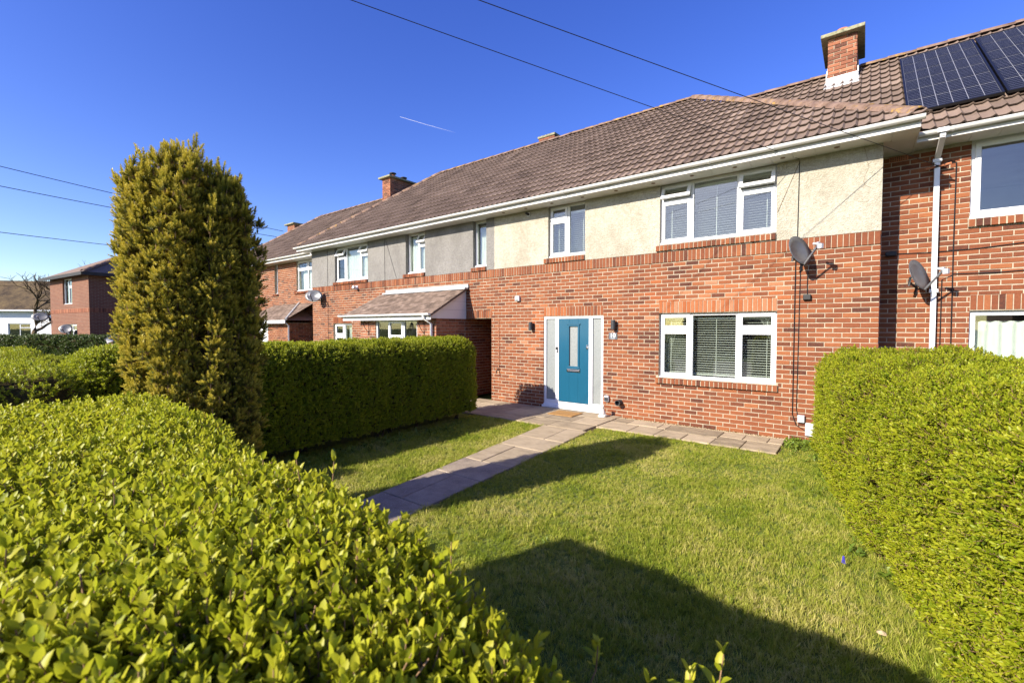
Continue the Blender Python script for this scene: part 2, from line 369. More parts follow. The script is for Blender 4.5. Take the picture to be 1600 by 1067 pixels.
# ------------------------------------------------------------------ windows
def member(mb, x0, x1, z0, z1, y0, y1): mb.box(x0, x1, y0, y1, z0, z1)
def ring(mb, x0, x1, z0, z1, wd, y0, y1):
    mb.box(x0, x1, y0, y1, z0, z0+wd); mb.box(x0, x1, y0, y1, z1-wd, z1); mb.box(x0, x0+wd, y0, y1, z0+wd, z1-wd); mb.box(x1-wd, x1, y0, y1, z0+wd, z1-wd)
def window(parent, T, x0, x1, z0, z1, lights, y=.06, mat='white_plastic', fw=.05, sill=True):
    """lights: (xa, xb, za, zb, kind) kind F fixed, C casement, O top light standing open"""
    win = MB(); ring(win, x0, x1, z0, z1, fw, y, y+.07)
    xs = sorted({v for l in lights for v in l[:2]})
    for v in xs[1:-1]: win.box(v-.028, v+.028, y+.002, y+.068, z0+fw, z1-fw)
    zdone = set()
    for (a, b, c, d, k) in lights:
        if c > z0+.01 and (a, b, c) not in zdone: win.box(a+(.028 if a > x0 else fw), b-(.028 if b < x1 else fw), y+.003, y+.067, c-.028, c+.028); zdone.add((a, b, c))
    if sill: win.box(x0, x1, y-.05, y+.002, z0-.012, z0+.022)
    for i, p in enumerate(win.v): win.v[i] = tuple(T @ Vector(p))
    w_ = win.build('window', mat, parent, bevel=.004)
    for (a, b, c, d, k) in lights:
        xa = a+(.03 if a > x0+.01 else fw-.012); xb = b-(.03 if b < x1-.01 else fw-.012); za = c+(.03 if c > z0+.01 else fw-.012); zb = d-(.03 if d < z1-.01 else fw-.012)
        if k == 'F':
            g = MB(); g.box(xa-.01, xb+.01, y+.03, y+.036, za-.01, zb+.01)
            for i, p in enumerate(g.v): g.v[i] = tuple(T @ Vector(p))
            g.build('pane', 'glass', w_); continue
        S = T
        ang = R(0)
        if k == 'O':
            S = T @ Matrix.Translation((0, y-.012, zb)) @ Matrix.Rotation(R(-24), 4, 'X') @ Matrix.Translation((0, -(y-.012), -zb))
        m = MB(); ring(m, xa-.012, xb+.012, za-.012, zb+.012, .062, y-.018, y+.03)
        for i, p in enumerate(m.v): m.v[i] = tuple(S @ Vector(p))
        m.build('sash', mat, w_, bevel=.005)
        g = MB(); g.box(xa+.045, xb-.045, y+.004, y+.010, za+.045, zb-.045)
        for i, p in enumerate(g.v): g.v[i] = tuple(S @ Vector(p))
        g.build('pane', 'glass', w_)
    return w_
def blind(label, T, x0, x1, z0, z1, y, tilt, pitch=.044, group=None):
    r = empty('venetian_blind', T @ Vector(((x0+x1)/2, y, z1))); r.rotation_euler = T.to_euler(); tag(r, label, 'blind', group)
    wd = x1-x0
    MB().box(-wd/2, wd/2, -.025, .025, -.04, 0).build('head_rail', 'slat', r)
    sm = MB(); a = R(tilt); ca, sa = math.cos(a), math.sin(a); h = .0245
    pr = [(-h, 0), (0, .003), (h, 0)]
    vs = [(sx, u*ca-v*sa, u*sa+v*ca) for sx in (-wd/2, wd/2) for u, v in pr]
    vs += [(p[0], p[1]+.0006, p[2]-.0008) for p in vs]
    sm.add(vs, [(0, 1, 4, 3), (1, 2, 5, 4), (6, 9, 10, 7), (7, 10, 11, 8), (0, 3, 9, 6), (2, 8, 11, 5)])
    me = sm.mesh('slat', 'slat'); n = int((z1-z0-.05)/pitch)
    for i in range(n): mesh_obj('slat', me, (0, 0, -.06-i*pitch), r, (random.uniform(-.02, .02), 0, 0))
    MB().box(-wd/2, wd/2, -.02, .02, -.06-n*pitch, -.04-n*pitch).build('bottom_rail', 'slat', r)
    for k in range(int(wd/.42)+1):
        xx = -wd/2+.1+k*(wd-.2)/max(1, int(wd/.42)); MB().box(xx-.003, xx+.003, -.028, -.024, -.05-n*pitch, -.02).build('ladder_cord', 'slat', r)
    return r
def curtain(label, T, x0, x1, z0, z1, y, folds=9, gather=0., group=None):
    """hanging cloth in folds; gather pulls the lower half towards x0"""
    r = MB(); n = folds*8; nz = 14; th = .004
    for i in range(n+1):
        for k in range(nz+1):
            f = k/nz; u = i/n; g = 1-gather*math.sin(min(1, (1-f)*1.6)*math.pi/2)
            r.v.append(tuple(T @ Vector((x0+(x1-x0)*u*g, y+.028*math.sin(u*folds*2*math.pi+.6*math.sin(3*u))+.006*math.sin(9*f+u*20), z0+(z1-z0)*f))))
    for i in range(n):
        for k in range(nz): r.f.append((i*(nz+1)+k, (i+1)*(nz+1)+k, (i+1)*(nz+1)+k+1, i*(nz+1)+k+1)); r.t.append(.5); r.mi.append(0)
    o = r.build('curtain', 'curtain', None, True); m = o.modifiers.new('cloth', 'SOLIDIFY'); m.thickness = .003
    return tag(o, label, 'curtain', group)

# ------------------------------------------------------------------ roof tiles
TW, TL, GA = .300, .42, .338
def tile_profile():
    pr = []
    for k in range(13):
        x = k/12*TW; ph = (x/(TW/2)) % 1
        h = .030*math.sin(math.pi*(ph-.62)/.38)**1 if ph > .62 else 0
        if k == 12: h = 0
        pr.append((x-TW/2, h))
    return pr
TP = tile_profile(); TILE = {}
def tile_geo(mb, T, tint, skew=0):
    vs = []
    for s, dz in ((0, .046), (TL, .004)):
        for x, h in TP: vs.append(T @ Vector((x, s, dz+h)))
    for x, h in TP: vs.append(T @ Vector((x, .002, 0.028+h*.75)))
    n = len(TP); mb.add(vs, [(i, i+1, n+i+1, n+i) for i in range(n-1)], tint)
    mb.add(vs, [(2*n+i, 2*n+i+1, i+1, i) for i in range(n-1)], tint-.75)     # leading edge tinted darker than the tile face
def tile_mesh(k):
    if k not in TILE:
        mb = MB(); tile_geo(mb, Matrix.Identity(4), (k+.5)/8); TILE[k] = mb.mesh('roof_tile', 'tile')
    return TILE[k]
def tiled_slope(roof, x0, x1, ye, ze, yr, zr, inside, clips, nobj, facing=1, T0=None):
    """inside(x, y): margin (>0 inside) for whole tiles; clips: vertical planes (point, normal to cut away)"""
    L = math.hypot(yr-ye, zr-ze); a = math.atan2(zr-ze, yr-ye); T0 = T0 or Matrix.Identity(4)
    B = T0 @ Matrix.Translation((0, ye, ze)) @ Matrix.Rotation(a, 4, 'X')
    spots = []; nc = int(L/GA)+1
    for i in range(nc):
        s = i*GA-.04
        n = int(round((x1-x0)/TW))
        for j in range(n):
            x = x0+(j+.5)*TW; ym = ye+(s+TL/2)*math.cos(a); mg = inside(x, ym)
            if mg < -.45: continue
            P = B @ Vector((x, s, 0)); spots.append((np.linalg.norm(np.array(P)-CAM), x, s, mg > .42 and s+TL < L, random.random()))
    spots.sort(key=lambda q: q[0]); mb = MB(); cnt = 0
    rot = (B @ Matrix.Identity(4)).to_euler()
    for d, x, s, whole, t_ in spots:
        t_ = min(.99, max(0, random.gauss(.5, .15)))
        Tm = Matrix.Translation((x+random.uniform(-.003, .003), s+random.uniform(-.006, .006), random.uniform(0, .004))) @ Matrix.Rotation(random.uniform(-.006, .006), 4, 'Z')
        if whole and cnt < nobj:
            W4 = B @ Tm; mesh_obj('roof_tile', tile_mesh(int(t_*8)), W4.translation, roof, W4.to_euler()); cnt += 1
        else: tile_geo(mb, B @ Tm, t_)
    if mb.f:
        me = mb.mesh('roof_tiling', 'tile')
        bm = bmesh.new(); bm.from_mesh(me)
        for co, no in clips: bmesh.ops.bisect_plane(bm, geom=bm.verts[:]+bm.edges[:]+bm.faces[:], plane_co=co, plane_no=no, clear_outer=True)
        bm.to_mesh(me); bm.free()
        tag(link(bpy.data.objects.new('roof_tiling', me), roof), kind='stuff')
def caps(roof, a, b, name='ridge_tile', L=.45, r=.115, flat=.75):
    """half-round cap tiles laid from a to b, each lapping the last"""
    a, b = Vector(a), Vector(b); d = (b-a); n = max(1, round(d.length/L)); step = d/n; dn = d.normalized()
    side = dn.cross(Vector((0, 0, 1))).normalized(); up = side.cross(dn)
    mb = MB(); ns = 7; vs = []
    for s, rr in ((0, r*1.0), (step.length*1.06, r*.93)):
        for q in (1, .82):
            for k in range(ns):
                th = math.pi*k/(ns-1); vs.append((math.cos(th)*rr*q, s, math.sin(th)*rr*q*flat))
    f = [(k, 2*ns+k, 2*ns+k+1, k+1) for k in range(ns-1)]+[(k, k+1, ns+k+1, ns+k) for k in range(ns-1)]+[(2*ns+k+1, 2*ns+k, 3*ns+k, 3*ns+k+1) for k in range(ns-1)]
    mb.add(vs, f); me = mb.mesh(name, 'ridge_cap', True)
    Rm = Matrix((side, dn, up)).transposed().to_4x4()
    for i in range(n):
        W4 = Matrix.Translation(a+step*i-up*.03) @ Rm @ Matrix.Rotation(random.uniform(-.012, .012), 4, 'Z') @ Matrix.Rotation(-.015, 4, 'X'); mesh_obj(name, me, W4.translation, roof, W4.to_euler())
def gutter(house, x0, x1, y, z, mat='old_white', brackets=True, r=.054):
    g = MB(); n = 9; pr = [(-r*math.cos(math.pi*k/(n-1)), -r*math.sin(math.pi*k/(n-1))*1.05) for k in range(n)]; ir = [(p[0]*.9, p[1]*.9) for p in pr[::-1]]
    poly = [(x0, y+p[0], z+p[1]) for p in pr+ir]; g.prism(poly, (x1-x0, 0, 0))
    for xe in (x0+.002, x1-.006): g.prism([(xe, y+p[0], z+p[1]) for p in pr], (.004, 0, 0))
    go = g.build('gutter', mat, house)
    if brackets:
        b = MB(); q = 1.13; pb = [(p[0]*q, p[1]*q) for p in pr]; ib = [(p[0]*.99, p[1]*.99) for p in pr[::-1]]
        b.prism([(0, p[0], p[1]) for p in pb+ib], (.028, 0, 0)); me = b.mesh('gutter_bracket', mat)
        xx = x0+.35
        while xx < x1-.1: mesh_obj('gutter_bracket', me, (xx, y, z), go); xx += .95
def eaves(house, x0, x1, yw, ye, zs, zt, vents=(), mat='old_white', boards=True):
    MB().box(x0, x1, ye-.018, ye, zs-.006, zt).build('fascia', mat, house, bevel=.004)
    so = MB()
    if boards:
        p = .3; n = int((x1-x0)/p)+1
        for i in range(n):
            a = x0+i*p; b = min(x1, a+p-.006)
            if b > a: so.box(a, b, ye+.001, yw+.02, zs, zs+.01)
    else: so.box(x0, x1, ye+.001, yw+.02, zs, zs+.01)
    so.box(x0, x1, ye+.002, yw+.02, zs+.012, zs+.02)
    s = so.build('soffit', mat, house)
    for v in vents:
        m = MB(); m.lathe([(.036, 0), (.036, .006), (.024, .006), (.02, .014)], 14, Matrix.Translation((v, (yw+ye)/2-.03, zs-.006))); m.build('soffit_vent', 'wood', s)
I4 = Matrix.Identity(4)
def front(y): return Matrix.Translation((0, y, 0))

# ------------------------------------------------------------------ ground, road
def sheet(name, pts, z, mat):
    mb = MB(); mb.add([(x, y, z) for x, y in pts], [tuple(range(len(pts)))]); return tag(mb.build(name, mat), kind='structure')
sheet('ground', [(-400, -400), (400, -400), (400, 400), (-400, 400)], -.06, 'verge')
tag(MB().box(-60, 40, -12.2, -9.25, -.2, -.01).build('pavement', 'concrete'), kind='structure')
tag(MB().box(-60, 40, -12.36, -12.21, -.2, -.005).build('kerb', 'concrete'), kind='structure')
sheet('road', [(-120, -18.5), (80, -18.5), (80, -12.37), (-120, -12.37)], -.05, 'tarmac')
PATH_L = lambda y: -4.87+.126*(-1.62-y) ; PATH_R = lambda y: -3.98+.075*(-1.1-y)
sheet('lawn', [(-7.6, -9.2), (1.6, -9.2), (1.6, -.02), (-7.6, -.02)], 0.0, 'lawn_soil')
sheet('neighbour_lawn', [(-24, -9.2), (-7.62, -9.2), (-7.62, -.02), (-24, -.02)], -.004, 'verge')
sheet('side_lawn', [(1.62, -9.2), (12, -9.2), (12, .7), (1.62, .7)], -.008, 'verge')
# paving: path from the door to the road, patio by the wall
path = tag(MB().box(-8.0, -3.9, -1.66, .0, -.05, .002).box(-3.899, -1.12, -1.22, -.14, -.05, .003).build('paved_path', 'soil'), kind='structure')
SLAB_T = .028
def slab(pts, mat, parent, h=None):
    mb = MB(); h = h if h is not None else SLAB_T+random.uniform(-.003, .003); c = np.mean(np.array(pts), 0)
    ins = [(c[0]+(x-c[0])*(1-.008/max(.1, abs(x-c[0]))), c[1]+(y-c[1])*(1-.008/max(.1, abs(y-c[1])))) for x, y in pts]
    n = len(pts); v = [(x, y, .0) for x, y in pts]+[(x, y, h-.006) for x, y in pts]+[(x, y, h) for x, y in ins]
    mb.add(v, [tuple(range(2*n, 3*n))]+[(i, (i+1) % n, n+(i+1) % n, n+i) for i in range(n)]+[(n+i, n+(i+1) % n, 2*n+(i+1) % n, 2*n+i) for i in range(n)])
    return mb.build('paving_slab', mat, parent)
def rect(a, b, c, d): g = .006; return [(a+g, c+g), (b-g, c+g), (b-g, d-g), (a+g, d-g)]
for r_ in [(-4.02, -3.42, -1.2, -.62), (-3.42, -2.95, -1.2, -.62), (-2.95, -2.5, -1.2, -.74), (-2.5, -2.05, -1.2, -.74), (-2.05, -1.62, -1.2, -.62), (-1.62, -1.14, -1.2, -.62),
           (-4.02, -3.68, -.6, -.2), (-3.68, -3.1, -.6, -.2), (-3.1, -2.95, -.6, -.2), (-2.95, -2.05, -.72, -.2), (-2.05, -1.7, -.6, -.2), (-1.7, -1.35, -.6, -.2), (-1.35, -1.14, -.6, -.2)]:
    slab(rect(*r_), 'slab', path)
ys = [0, -.52, -1.1, -1.64]; 
for k in range(3):
    x = -7.9+[0, .3, .1][k]
    while x < -4.05:
        wd = random.choice((.45, .6, .75, .9)); x2 = min(-4.04, x+wd)
        if x2 > -4.4: x2 = -4.04
        slab(rect(x, x2, ys[k+1], ys[k]-.03*(k == 0)), 'slab', path); x = x2
y = -1.66; k = 0
pw = tag(MB().add([(PATH_L(-1.7), -1.7, .0015), (PATH_L(-9), -9, .0015), (PATH_R(-9), -9, .0015), (PATH_R(-1.7), -1.7, .0015)], [(0, 1, 2, 3)]).build('front_path', 'soil'), kind='structure')
while y > -8.9:
    d = random.choice((.62, .75, .9, .5)); y2 = y-d; m = random.uniform(.34, .66); jj = .006
    if k % 2 == 0:
        for f0, f1 in ((0, m), (m, 1)):
            lx = lambda yy, f: PATH_L(yy)*(1-f)+PATH_R(yy)*f
            slab([(lx(y2, f0)+jj, y2+jj), (lx(y2, f1)-jj, y2+jj), (lx(y, f1)-jj, y-jj), (lx(y, f0)+jj, y-jj)], 'path_slab' if y < -3.5 else 'slab', pw)
    else: slab([(PATH_L(y2)+jj, y2+jj), (PATH_R(y2)-jj, y2+jj), (PATH_R(y)-jj, y-jj), (PATH_L(y)+jj, y-jj)], 'path_slab' if y < -3.5 else 'slab', pw)
    y = y2; k += 1

# ------------------------------------------------------------------ the terrace
def shell(house, x0, x1, yf, yb, ztop, mat='interior', party=()):
    """floors and cross walls behind the front wall so that the rooms are closed"""
    m = MB(); m.box(x0+.02, x1-.02, yf+.3, yb, -.02, .0); m.box(x0+.02, x1-.02, yf+.3, yb-.26, 2.45, 2.65); m.box(x0+.02, x1-.02, yf+.3, yb-.26, ztop-.02, ztop+.05)
    for p in (x0+.04, *party, x1-.04): m.box(p-.05, p+.05, yf+.3, yb-.26, 0, ztop-.03)
    m.box(x0+.1, x1-.1, yf+3.6, yf+3.7, 0, ztop-.03)
    m.build('inner_structure', mat, house)
    MB().box(x0, x1, yb-.25, yb, 0, ztop).build('rear_wall', 'far_brick', house)
ZS = 4.53
BACK = 8.0
# ---- number ten
H10 = base('terraced_house', (-3.7, 4, 0)); tag(H10, 'red brick terraced house with cream rendered upper storey and a blue front door', 'house')
lw = (-3.30, -1.32, .88, 2.105); uw = (-3.30, -1.35, 3.40, ZS); sw = (-5.84, -4.90, 3.39, ZS); dr = (-5.96, -4.47, .0, 2.08)
op10 = [lw, uw, sw, dr]
X0 = -7.41
wall = backing(MB(), front(.0035), X0, -.008, 0, ZS+.06, op10, 0, .29).build('wall', 'mortar', H10)
MB().box(-.25, -.008, .30, 1.2, 0, ZS+.06).build('side_wall', 'mortar', H10); MB().box(X0-.02, X0+.10, .30, 8, 0, ZS+.06).build('side_wall', 'mortar', H10)
cut10 = [(a, b, c, d) for a, b, c, d in op10]+[(lw[0], lw[1], 2.10, 2.325), (dr[0], dr[1], 2.07, 2.29), (lw[0]-.05, lw[1]+.03, .76, .885)]
def patch(q):
    xc, zc = (q[0]+q[1])/2, (q[2]+q[3])/2
    if -3.55 < xc < -1.15 and 2.3 < zc < 2.62+.1*math.sin(xc*5) and random.random() < .75: return 'new_brick'
    if -3.6 < xc < -3.3 and 2.0 < zc < 2.4 and random.random() < .6: return 'new_brick'
    if -6.55 < xc < -5.95 and 1.25 < zc < 2.4 and random.random() < .6: return 'new_brick'
    return None
lay_bricks(wall, I4, X0+.0, -.004, .0, 3.06, cut10, 290, special=patch)
soldiers(wall, I4, X0, -.004, 3.063, 3.262, .014)
soldiers(wall, I4, lw[0], lw[1], 2.107, 2.325, .001, lambda u: 'new_brick')
soldiers(wall, I4, dr[0], dr[1], 2.085, 2.29, .001, lambda u: 'new_brick' if u < -5.4 else 'brick')
for a, b, z in ((lw[0]-.05, lw[1]+.03, .87), (uw[0]-.06, uw[1], 3.388), (sw[0]-.1, sw[1], 3.378)): soldiers(wall, I4, a, b, z-.108, z, .05, name='sill_brick', pitch=.0775)
# return wall of the projecting block, facing the right-hand house
TR_ = Matrix.Translation((0, 0, 0)) @ Matrix.Rotation(R(90), 4, 'Z')
lay_bricks(wall, TR_, .01, .75, .0, ZS, [], 0)
rp = backing(MB(), front(-.016), X0, -.001, 3.264, ZS, [uw, sw], 0, .02); rp.build('render_panel', 'cream_render', H10)
jb = MB()
for o in (uw, sw):
    jb.box(o[0], o[0]+.004, -.014, .12, 3.40, ZS); jb.box(o[1]-.004, o[1], -.014, .12, 3.40, ZS)
jb.build('window_reveal', 'cream_render', H10)
# crack running down the render near the corner
ck = MB(); pts = [(-.215, -.0165, 4.52)]
while pts[-1][2] > 3.96: pts.append((pts[-1][0]+random.uniform(-.018, .018), -.0165, pts[-1][2]-random.uniform(.02, .045)))
ck.tube(pts, .0022, 4); ck.tube([pts[-1], (pts[-1][0]+.05, -.0165, 3.92), (pts[-1][0]+.07, -.0165, 3.90)], .002, 4); ck.tube([pts[-1], (pts[-1][0]-.04, -.0165, 3.93)], .002, 4); ck.build('render_crack', 'wood', H10)
shell(H10, X0, 0, 0, BACK, ZS+.05, party=(-4.2,))
window(H10, I4, *lw, [(lw[0], -2.72, .88, 1.79, 'C'), (lw[0], -2.72, 1.79, 2.105, 'C'), (-2.72, -1.93, .88, 2.105, 'F'), (-1.93, lw[1], .88, 1.79, 'C'), (-1.93, lw[1], 1.79, 2.105, 'C')], .075)
window(H10, I4, uw[0], uw[1], 3.42, ZS, [(uw[0], -2.72, 3.42, 4.22, 'C'), (uw[0], -2.72, 4.22, ZS, 'O'), (-2.72, -1.94, 3.42, ZS, 'F'), (-1.94, uw[1], 3.42, 4.18, 'C'), (-1.94, uw[1], 4.18, ZS, 'O')], .05)
window(H10, I4, sw[0], sw[1], 3.41, ZS, [(sw[0], -5.36, 3.41, 4.22, 'C'), (sw[0], -5.36, 4.22, ZS, 'C'), (-5.36, sw[1], 3.41, ZS, 'F')], .07)
blind('white slatted blind inside the ground-floor window beside the blue door', I4, -3.23, -1.39, .95, 2.02, .24, 9)
blind('white slatted blind inside the wide upstairs window under the eaves', I4, -3.23, -1.42, 3.46, 4.46, .21, 10)
blind('white slatted blind inside the narrow upstairs window above the blue door', I4, -5.78, -4.96, 3.46, 4.40, .23, 10)
curtain('pale tied-back curtain at the door side of the ground-floor window', I4, -3.34, -2.9, .7, 2.1, .34, 4, .62)
c2 = Matrix.Translation((-1.27*2+.0, 0, 0)) @ Matrix.Diagonal((-1, 1, 1, 1))
curtain('pale tied-back curtain at the satellite-dish side of the ground-floor window', c2, -1.30, -.86, .7, 2.1, .34, 4, .62)
# front door
def door(house):
    x0, x1, z1 = dr[0], dr[1], dr[3]; y = .02
    d = MB(); ring(d, x0, x1, .06, z1, .055, y, y+.08)
    for xx in (-5.615, -4.775): d.box(xx-.045, xx+.045, y+.002, y+.078, .11, z1-.054)
    d.box(x0+.05, -5.66, y+.003, y+.07, .11, .20); d.box(-4.73, x1-.05, y+.003, y+.07, .11, .20)
    d.box(-5.57, -4.82, y+.003, y+.07, .11, .175)
    d.box(x0-.03, x1+.005, y-.055, y+.04, .028, .075); d.box(x0, x1, y-.03, y+.04, .0755, .11)
    d.build('door_frame', 'white_plastic', house, bevel=.005)
    lf = MB(); a, b, c, e = -5.567, -4.823, .185, 2.02; ga, gb, gc, ge = -5.305, -5.085, .98, 1.86
    backing(lf, front(y+.012), a, b, c, e, [(ga, gb, gc, ge)], 0, .045)
    leaf = lf.build('door', 'blue_door', house, bevel=.004)
    mo = MB(); ring(mo, ga-.035, gb+.035, gc-.035, ge+.035, .04, y-.004, y+.02); mo.build('glazing_bead', 'blue_door', leaf, bevel=.006)
    MB().box(ga-.005, gb+.005, y+.03, y+.036, gc-.005, ge+.005).build('door_glass', 'frosted', leaf)
    for zz in (gc-.055, ge+.035): MB().box(ga-.055, gb+.055, y-.012, y+.018, zz, zz+.022).build('bead_cap', 'blue_door', leaf, bevel=.004)
    MB().box(-5.36, -5.03, y-.008, y+.013, .855, .915).box(-5.34, -5.05, y-.015, y-.007, .862, .89).build('letter_plate', 'chrome', leaf, bevel=.004)
    ha = MB(); ha.lathe([(.028, 0), (.03, .012), (.02, .03), (.014, .034)], 14, Matrix.Translation((-4.862, y+.013, 1.41)) @ Matrix.Rotation(R(90), 4, 'X')); ha.box(-4.876, -4.848, y-.002, y+.013, 1.36, 1.46); ha.build('door_lock', 'chrome', leaf, bevel=.003)
    for a, b in ((x0+.055, -5.66), (-4.73, x1-.055)): MB().box(a-.004, b+.004, y+.034, y+.04, .197, z1-.052).build('side_light', 'frosted', house)
    db = MB(); db.box(-5.64, -5.59, y-.022, y+.002, 1.27, 1.40); o = db.build('doorbell', 'black', None, bevel=.005); tag(o, 'black doorbell camera on the white door frame', 'doorbell')
    MB().box(-5.632, -5.598, y-.026, y-.0225, 1.285, 1.33).build('bell_button', 'box_white', o, bevel=.003)
door(H10)
# roof of the projecting block: ridge from -13.26 to -3.79
YE, ZE, YR, ZR = -.43, 4.675, 3.8, 7.77
RIDGE_R, RIDGE_L, EAVE_R, EAVE_L, SPLIT = -3.79, -13.26, .42, -16.35, -7.41
def deck(name, house, polys):
    m = MB()
    for p in polys: m.prism(p, (0, 0, -.05))
    return m.build(name, 'tile', house)
def n2(p, q, keep):
    """plane through the vertical over p-q, normal pointing away from keep"""
    d = Vector((q[0]-p[0], q[1]-p[1], 0)); n = Vector((d.y, -d.x, 0)).normalized()
    if (Vector((keep[0], keep[1], 0))-Vector((p[0], p[1], 0))).dot(n) > 0: n = -n
    return (Vector((p[0], p[1], 0)), n)
ERc, RRc = (EAVE_R, YE), (RIDGE_R, YR); ELc, RLc = (EAVE_L, YE), (RIDGE_L, YR)
def dist_line(p, q, x, y, keep):
    co, no = n2(p, q, keep); return -(Vector((x, y, 0))-co).dot(no)
zd = -.012
r10 = deck('roof', H10, [[(SPLIT, YE+.03, ZE+zd), (EAVE_R-.03, YE+.03, ZE+zd), (RIDGE_R, YR, ZR+zd), (SPLIT, YR, ZR+zd)],
                         [(EAVE_R-.03, YE+.03, ZE+zd-.003), (EAVE_R-.03, 8.0, ZE+zd-.003), (RIDGE_R, YR, ZR+zd-.003)],
                         [(EAVE_R-.03, 8.0, ZE+zd), (SPLIT, 8.0, ZE+zd), (SPLIT, YR+.001, ZR+zd), (RIDGE_R, YR+.001, ZR+zd)]])
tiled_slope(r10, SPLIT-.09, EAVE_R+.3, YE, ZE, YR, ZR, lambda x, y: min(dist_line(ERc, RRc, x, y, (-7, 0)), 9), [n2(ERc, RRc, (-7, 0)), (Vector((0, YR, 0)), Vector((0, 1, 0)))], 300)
caps(r10, (SPLIT, YR, ZR+.05), (RIDGE_R, YR, ZR+.05)); caps(r10, (EAVE_R-.05, YE+.08, ZE+.07), (RIDGE_R, YR, ZR+.06), 'hip_tile', .42, .13, .8)
VEN = [-.55, -1.25, -1.95, -2.65, -3.35, -4.1, -4.85, -5.6, -6.3, -6.95]
eaves(H10, SPLIT, .38, 0, -.40, ZS, 4.645, VEN); gutter(H10, SPLIT, EAVE_R, -.475, 4.655)
eb = MB(); eb.box(.362, .38, -.40, .9, ZS-.006, 4.645); eb.box(-.02, .36, .01, .9, ZS+.002, ZS+.012); eb.build('side_fascia', 'old_white', H10)

# ---- grey neighbour
HG = base('terraced_house', (-11.7, 4, 0)); tag(HG, 'brick terraced house with grey rendered upper storey and a lean-to tiled porch', 'house')
gt = (-14.5, -12.62, 3.36, ZS); gd = (-10.77, -9.94, 3.38, ZS); gn = (-8.12, -7.67, 3.36, ZS); al = (-8.42, -7.52, 0, 2.06); gl = (-14.66, -13.55, .9, 1.96); pd = (-10.9, -9.0, .0, 2.06)
opg = [gt, gd, gn, al, gl, pd]
GX = -16.0
wg = backing(MB(), front(.0035), GX, X0-.0005, 0, ZS+.06, opg, 0, .29).build('wall', 'mortar', HG)
MB().box(GX, GX+.25, .30, 8, 0, ZS+.05).build('side_wall', 'mortar', HG)
lay_bricks(wg, I4, GX+.002, X0-.004, 0, 3.06, opg+[(al[0], al[1], 2.05, 2.25), (gl[0], gl[1], 1.95, 2.16)], 300)
soldiers(wg, I4, GX+.002, X0-.004, 3.063, 3.262, .014)
soldiers(wg, I4, al[0]-.02, al[1]+.02, 2.065, 2.25, .002); soldiers(wg, I4, gl[0], gl[1], 1.965, 2.16, .002)
for a, b, z in ((gt[0]-.08, gt[1], 3.358), (gd[0]-.1, gd[1], 3.37), (gn[0]-.05, gn[1], 3.35)): soldiers(wg, I4, a, b, z-.1, z, .05, name='sill_brick', pitch=.0775)
lay_bricks(wg, Matrix.Translation((GX, 0, 0)) @ Matrix.Rotation(R(-90), 4, 'Z'), -.75, -.01, 0, ZS, [], 0)
# passage between the houses: brick side walls, dark end
for xx, sgn in ((al[0], 1), (al[1], -1)):
    a = MB(); a.box(min(xx, xx-.11*sgn), max(xx, xx-.11*sgn), .302, 6, 0, 2.4); a.build('passage_wall', 'mortar', HG)
    Tp = Matrix.Translation((xx+.006*sgn, 0, 0)) @ Matrix.Rotation(R(90*sgn), 4, 'Z')
    lay_bricks(wg, Tp, *((.01, 4.2) if sgn > 0 else (-4.2, -.01)), 0, 2.05, [], 0)
MB().box(al[0]-.1, al[1]+.1, .302, 6, 2.07, 2.12).build('passage_ceiling', 'interior', HG)
MB().box(al[0], al[1], 5.9, 6, 0, 2.07).build('passage_gate', 'wood', HG)
gp = backing(MB(), front(-.016), GX, X0-.003, 3.264, ZS, [gt, gd, gn], 0, .02); gp.build('render_panel', 'grey_render', HG)
jb = MB()
for o in (gt, gd, gn): jb.box(o[0], o[0]+.004, -.014, .12, 3.36, ZS); jb.box(o[1]-.004, o[1], -.014, .12, 3.36, ZS)
jb.build('window_reveal', 'grey_render', HG)
cab = MB()
for xx, zb in ((-14.95, 3.27), (-11.75, 3.27)): cab.tube([(xx, -.022, 4.5), (xx, -.022, zb), (xx, -.022, .5)], .006, 5)
cab.tube([(-11.7, -.024, 4.48), (-11.2, -.022, 3.3)], .005, 5); cab.build('wall_cable', 'black', HG)
shell(HG, GX, al[0]-.12, 0, BACK, ZS+.05, party=(-11.5,))
MB().box(al[0]-.1, X0, .3, 8, 4.5, 4.56).box(al[0]-.1, X0, 3.6, 3.7, 2.2, 4.5).build('inner_ceiling', 'interior', HG)
window(HG, I4, gt[0], gt[1], 3.38, ZS, [(gt[0], -13.95, 3.38, 4.2, 'C'), (gt[0], -13.95, 4.2, ZS, 'O'), (-13.95, -13.15, 3.38, ZS, 'F'), (-13.15, gt[1], 3.38, 4.2, 'C'), (-13.15, gt[1], 4.2, ZS, 'O')], .08)
window(HG, I4, gd[0], gd[1], 3.40, ZS, [(gd[0], -10.34, 3.40, ZS, 'F'), (-10.34, gd[1], 3.40, 4.2, 'C'), (-10.34, gd[1], 4.2, ZS, 'O')], .10)
window(HG, I4, gn[0], gn[1], 3.38, ZS, [(gn[0], gn[1], 3.38, ZS, 'F')], .09)
window(HG, I4, gl[0], gl[1], .9, 1.96, [(gl[0], -14.1, .9, 1.55, 'C'), (gl[0], -14.1, 1.55, 1.96, 'C'), (-14.1, gl[1], .9, 1.96, 'F')], .08)
curtain('white net curtain in the wide open window of the grey rendered storey', I4, -13.95, -12.7, 3.4, 4.4, .17, 14)
curtain('white net curtain in the two-light window of the grey rendered storey', I4, -10.72, -9.98, 3.4, 4.45, .19, 9)
curtain('white curtain in the slim window over the passage', I4, -8.08, -7.72, 3.4, 4.45, .25, 5)
curtain('white curtain in the neighbour\'s ground-floor window beside the porch', I4, -14.1, -13.6, .92, 1.9, .25, 6)
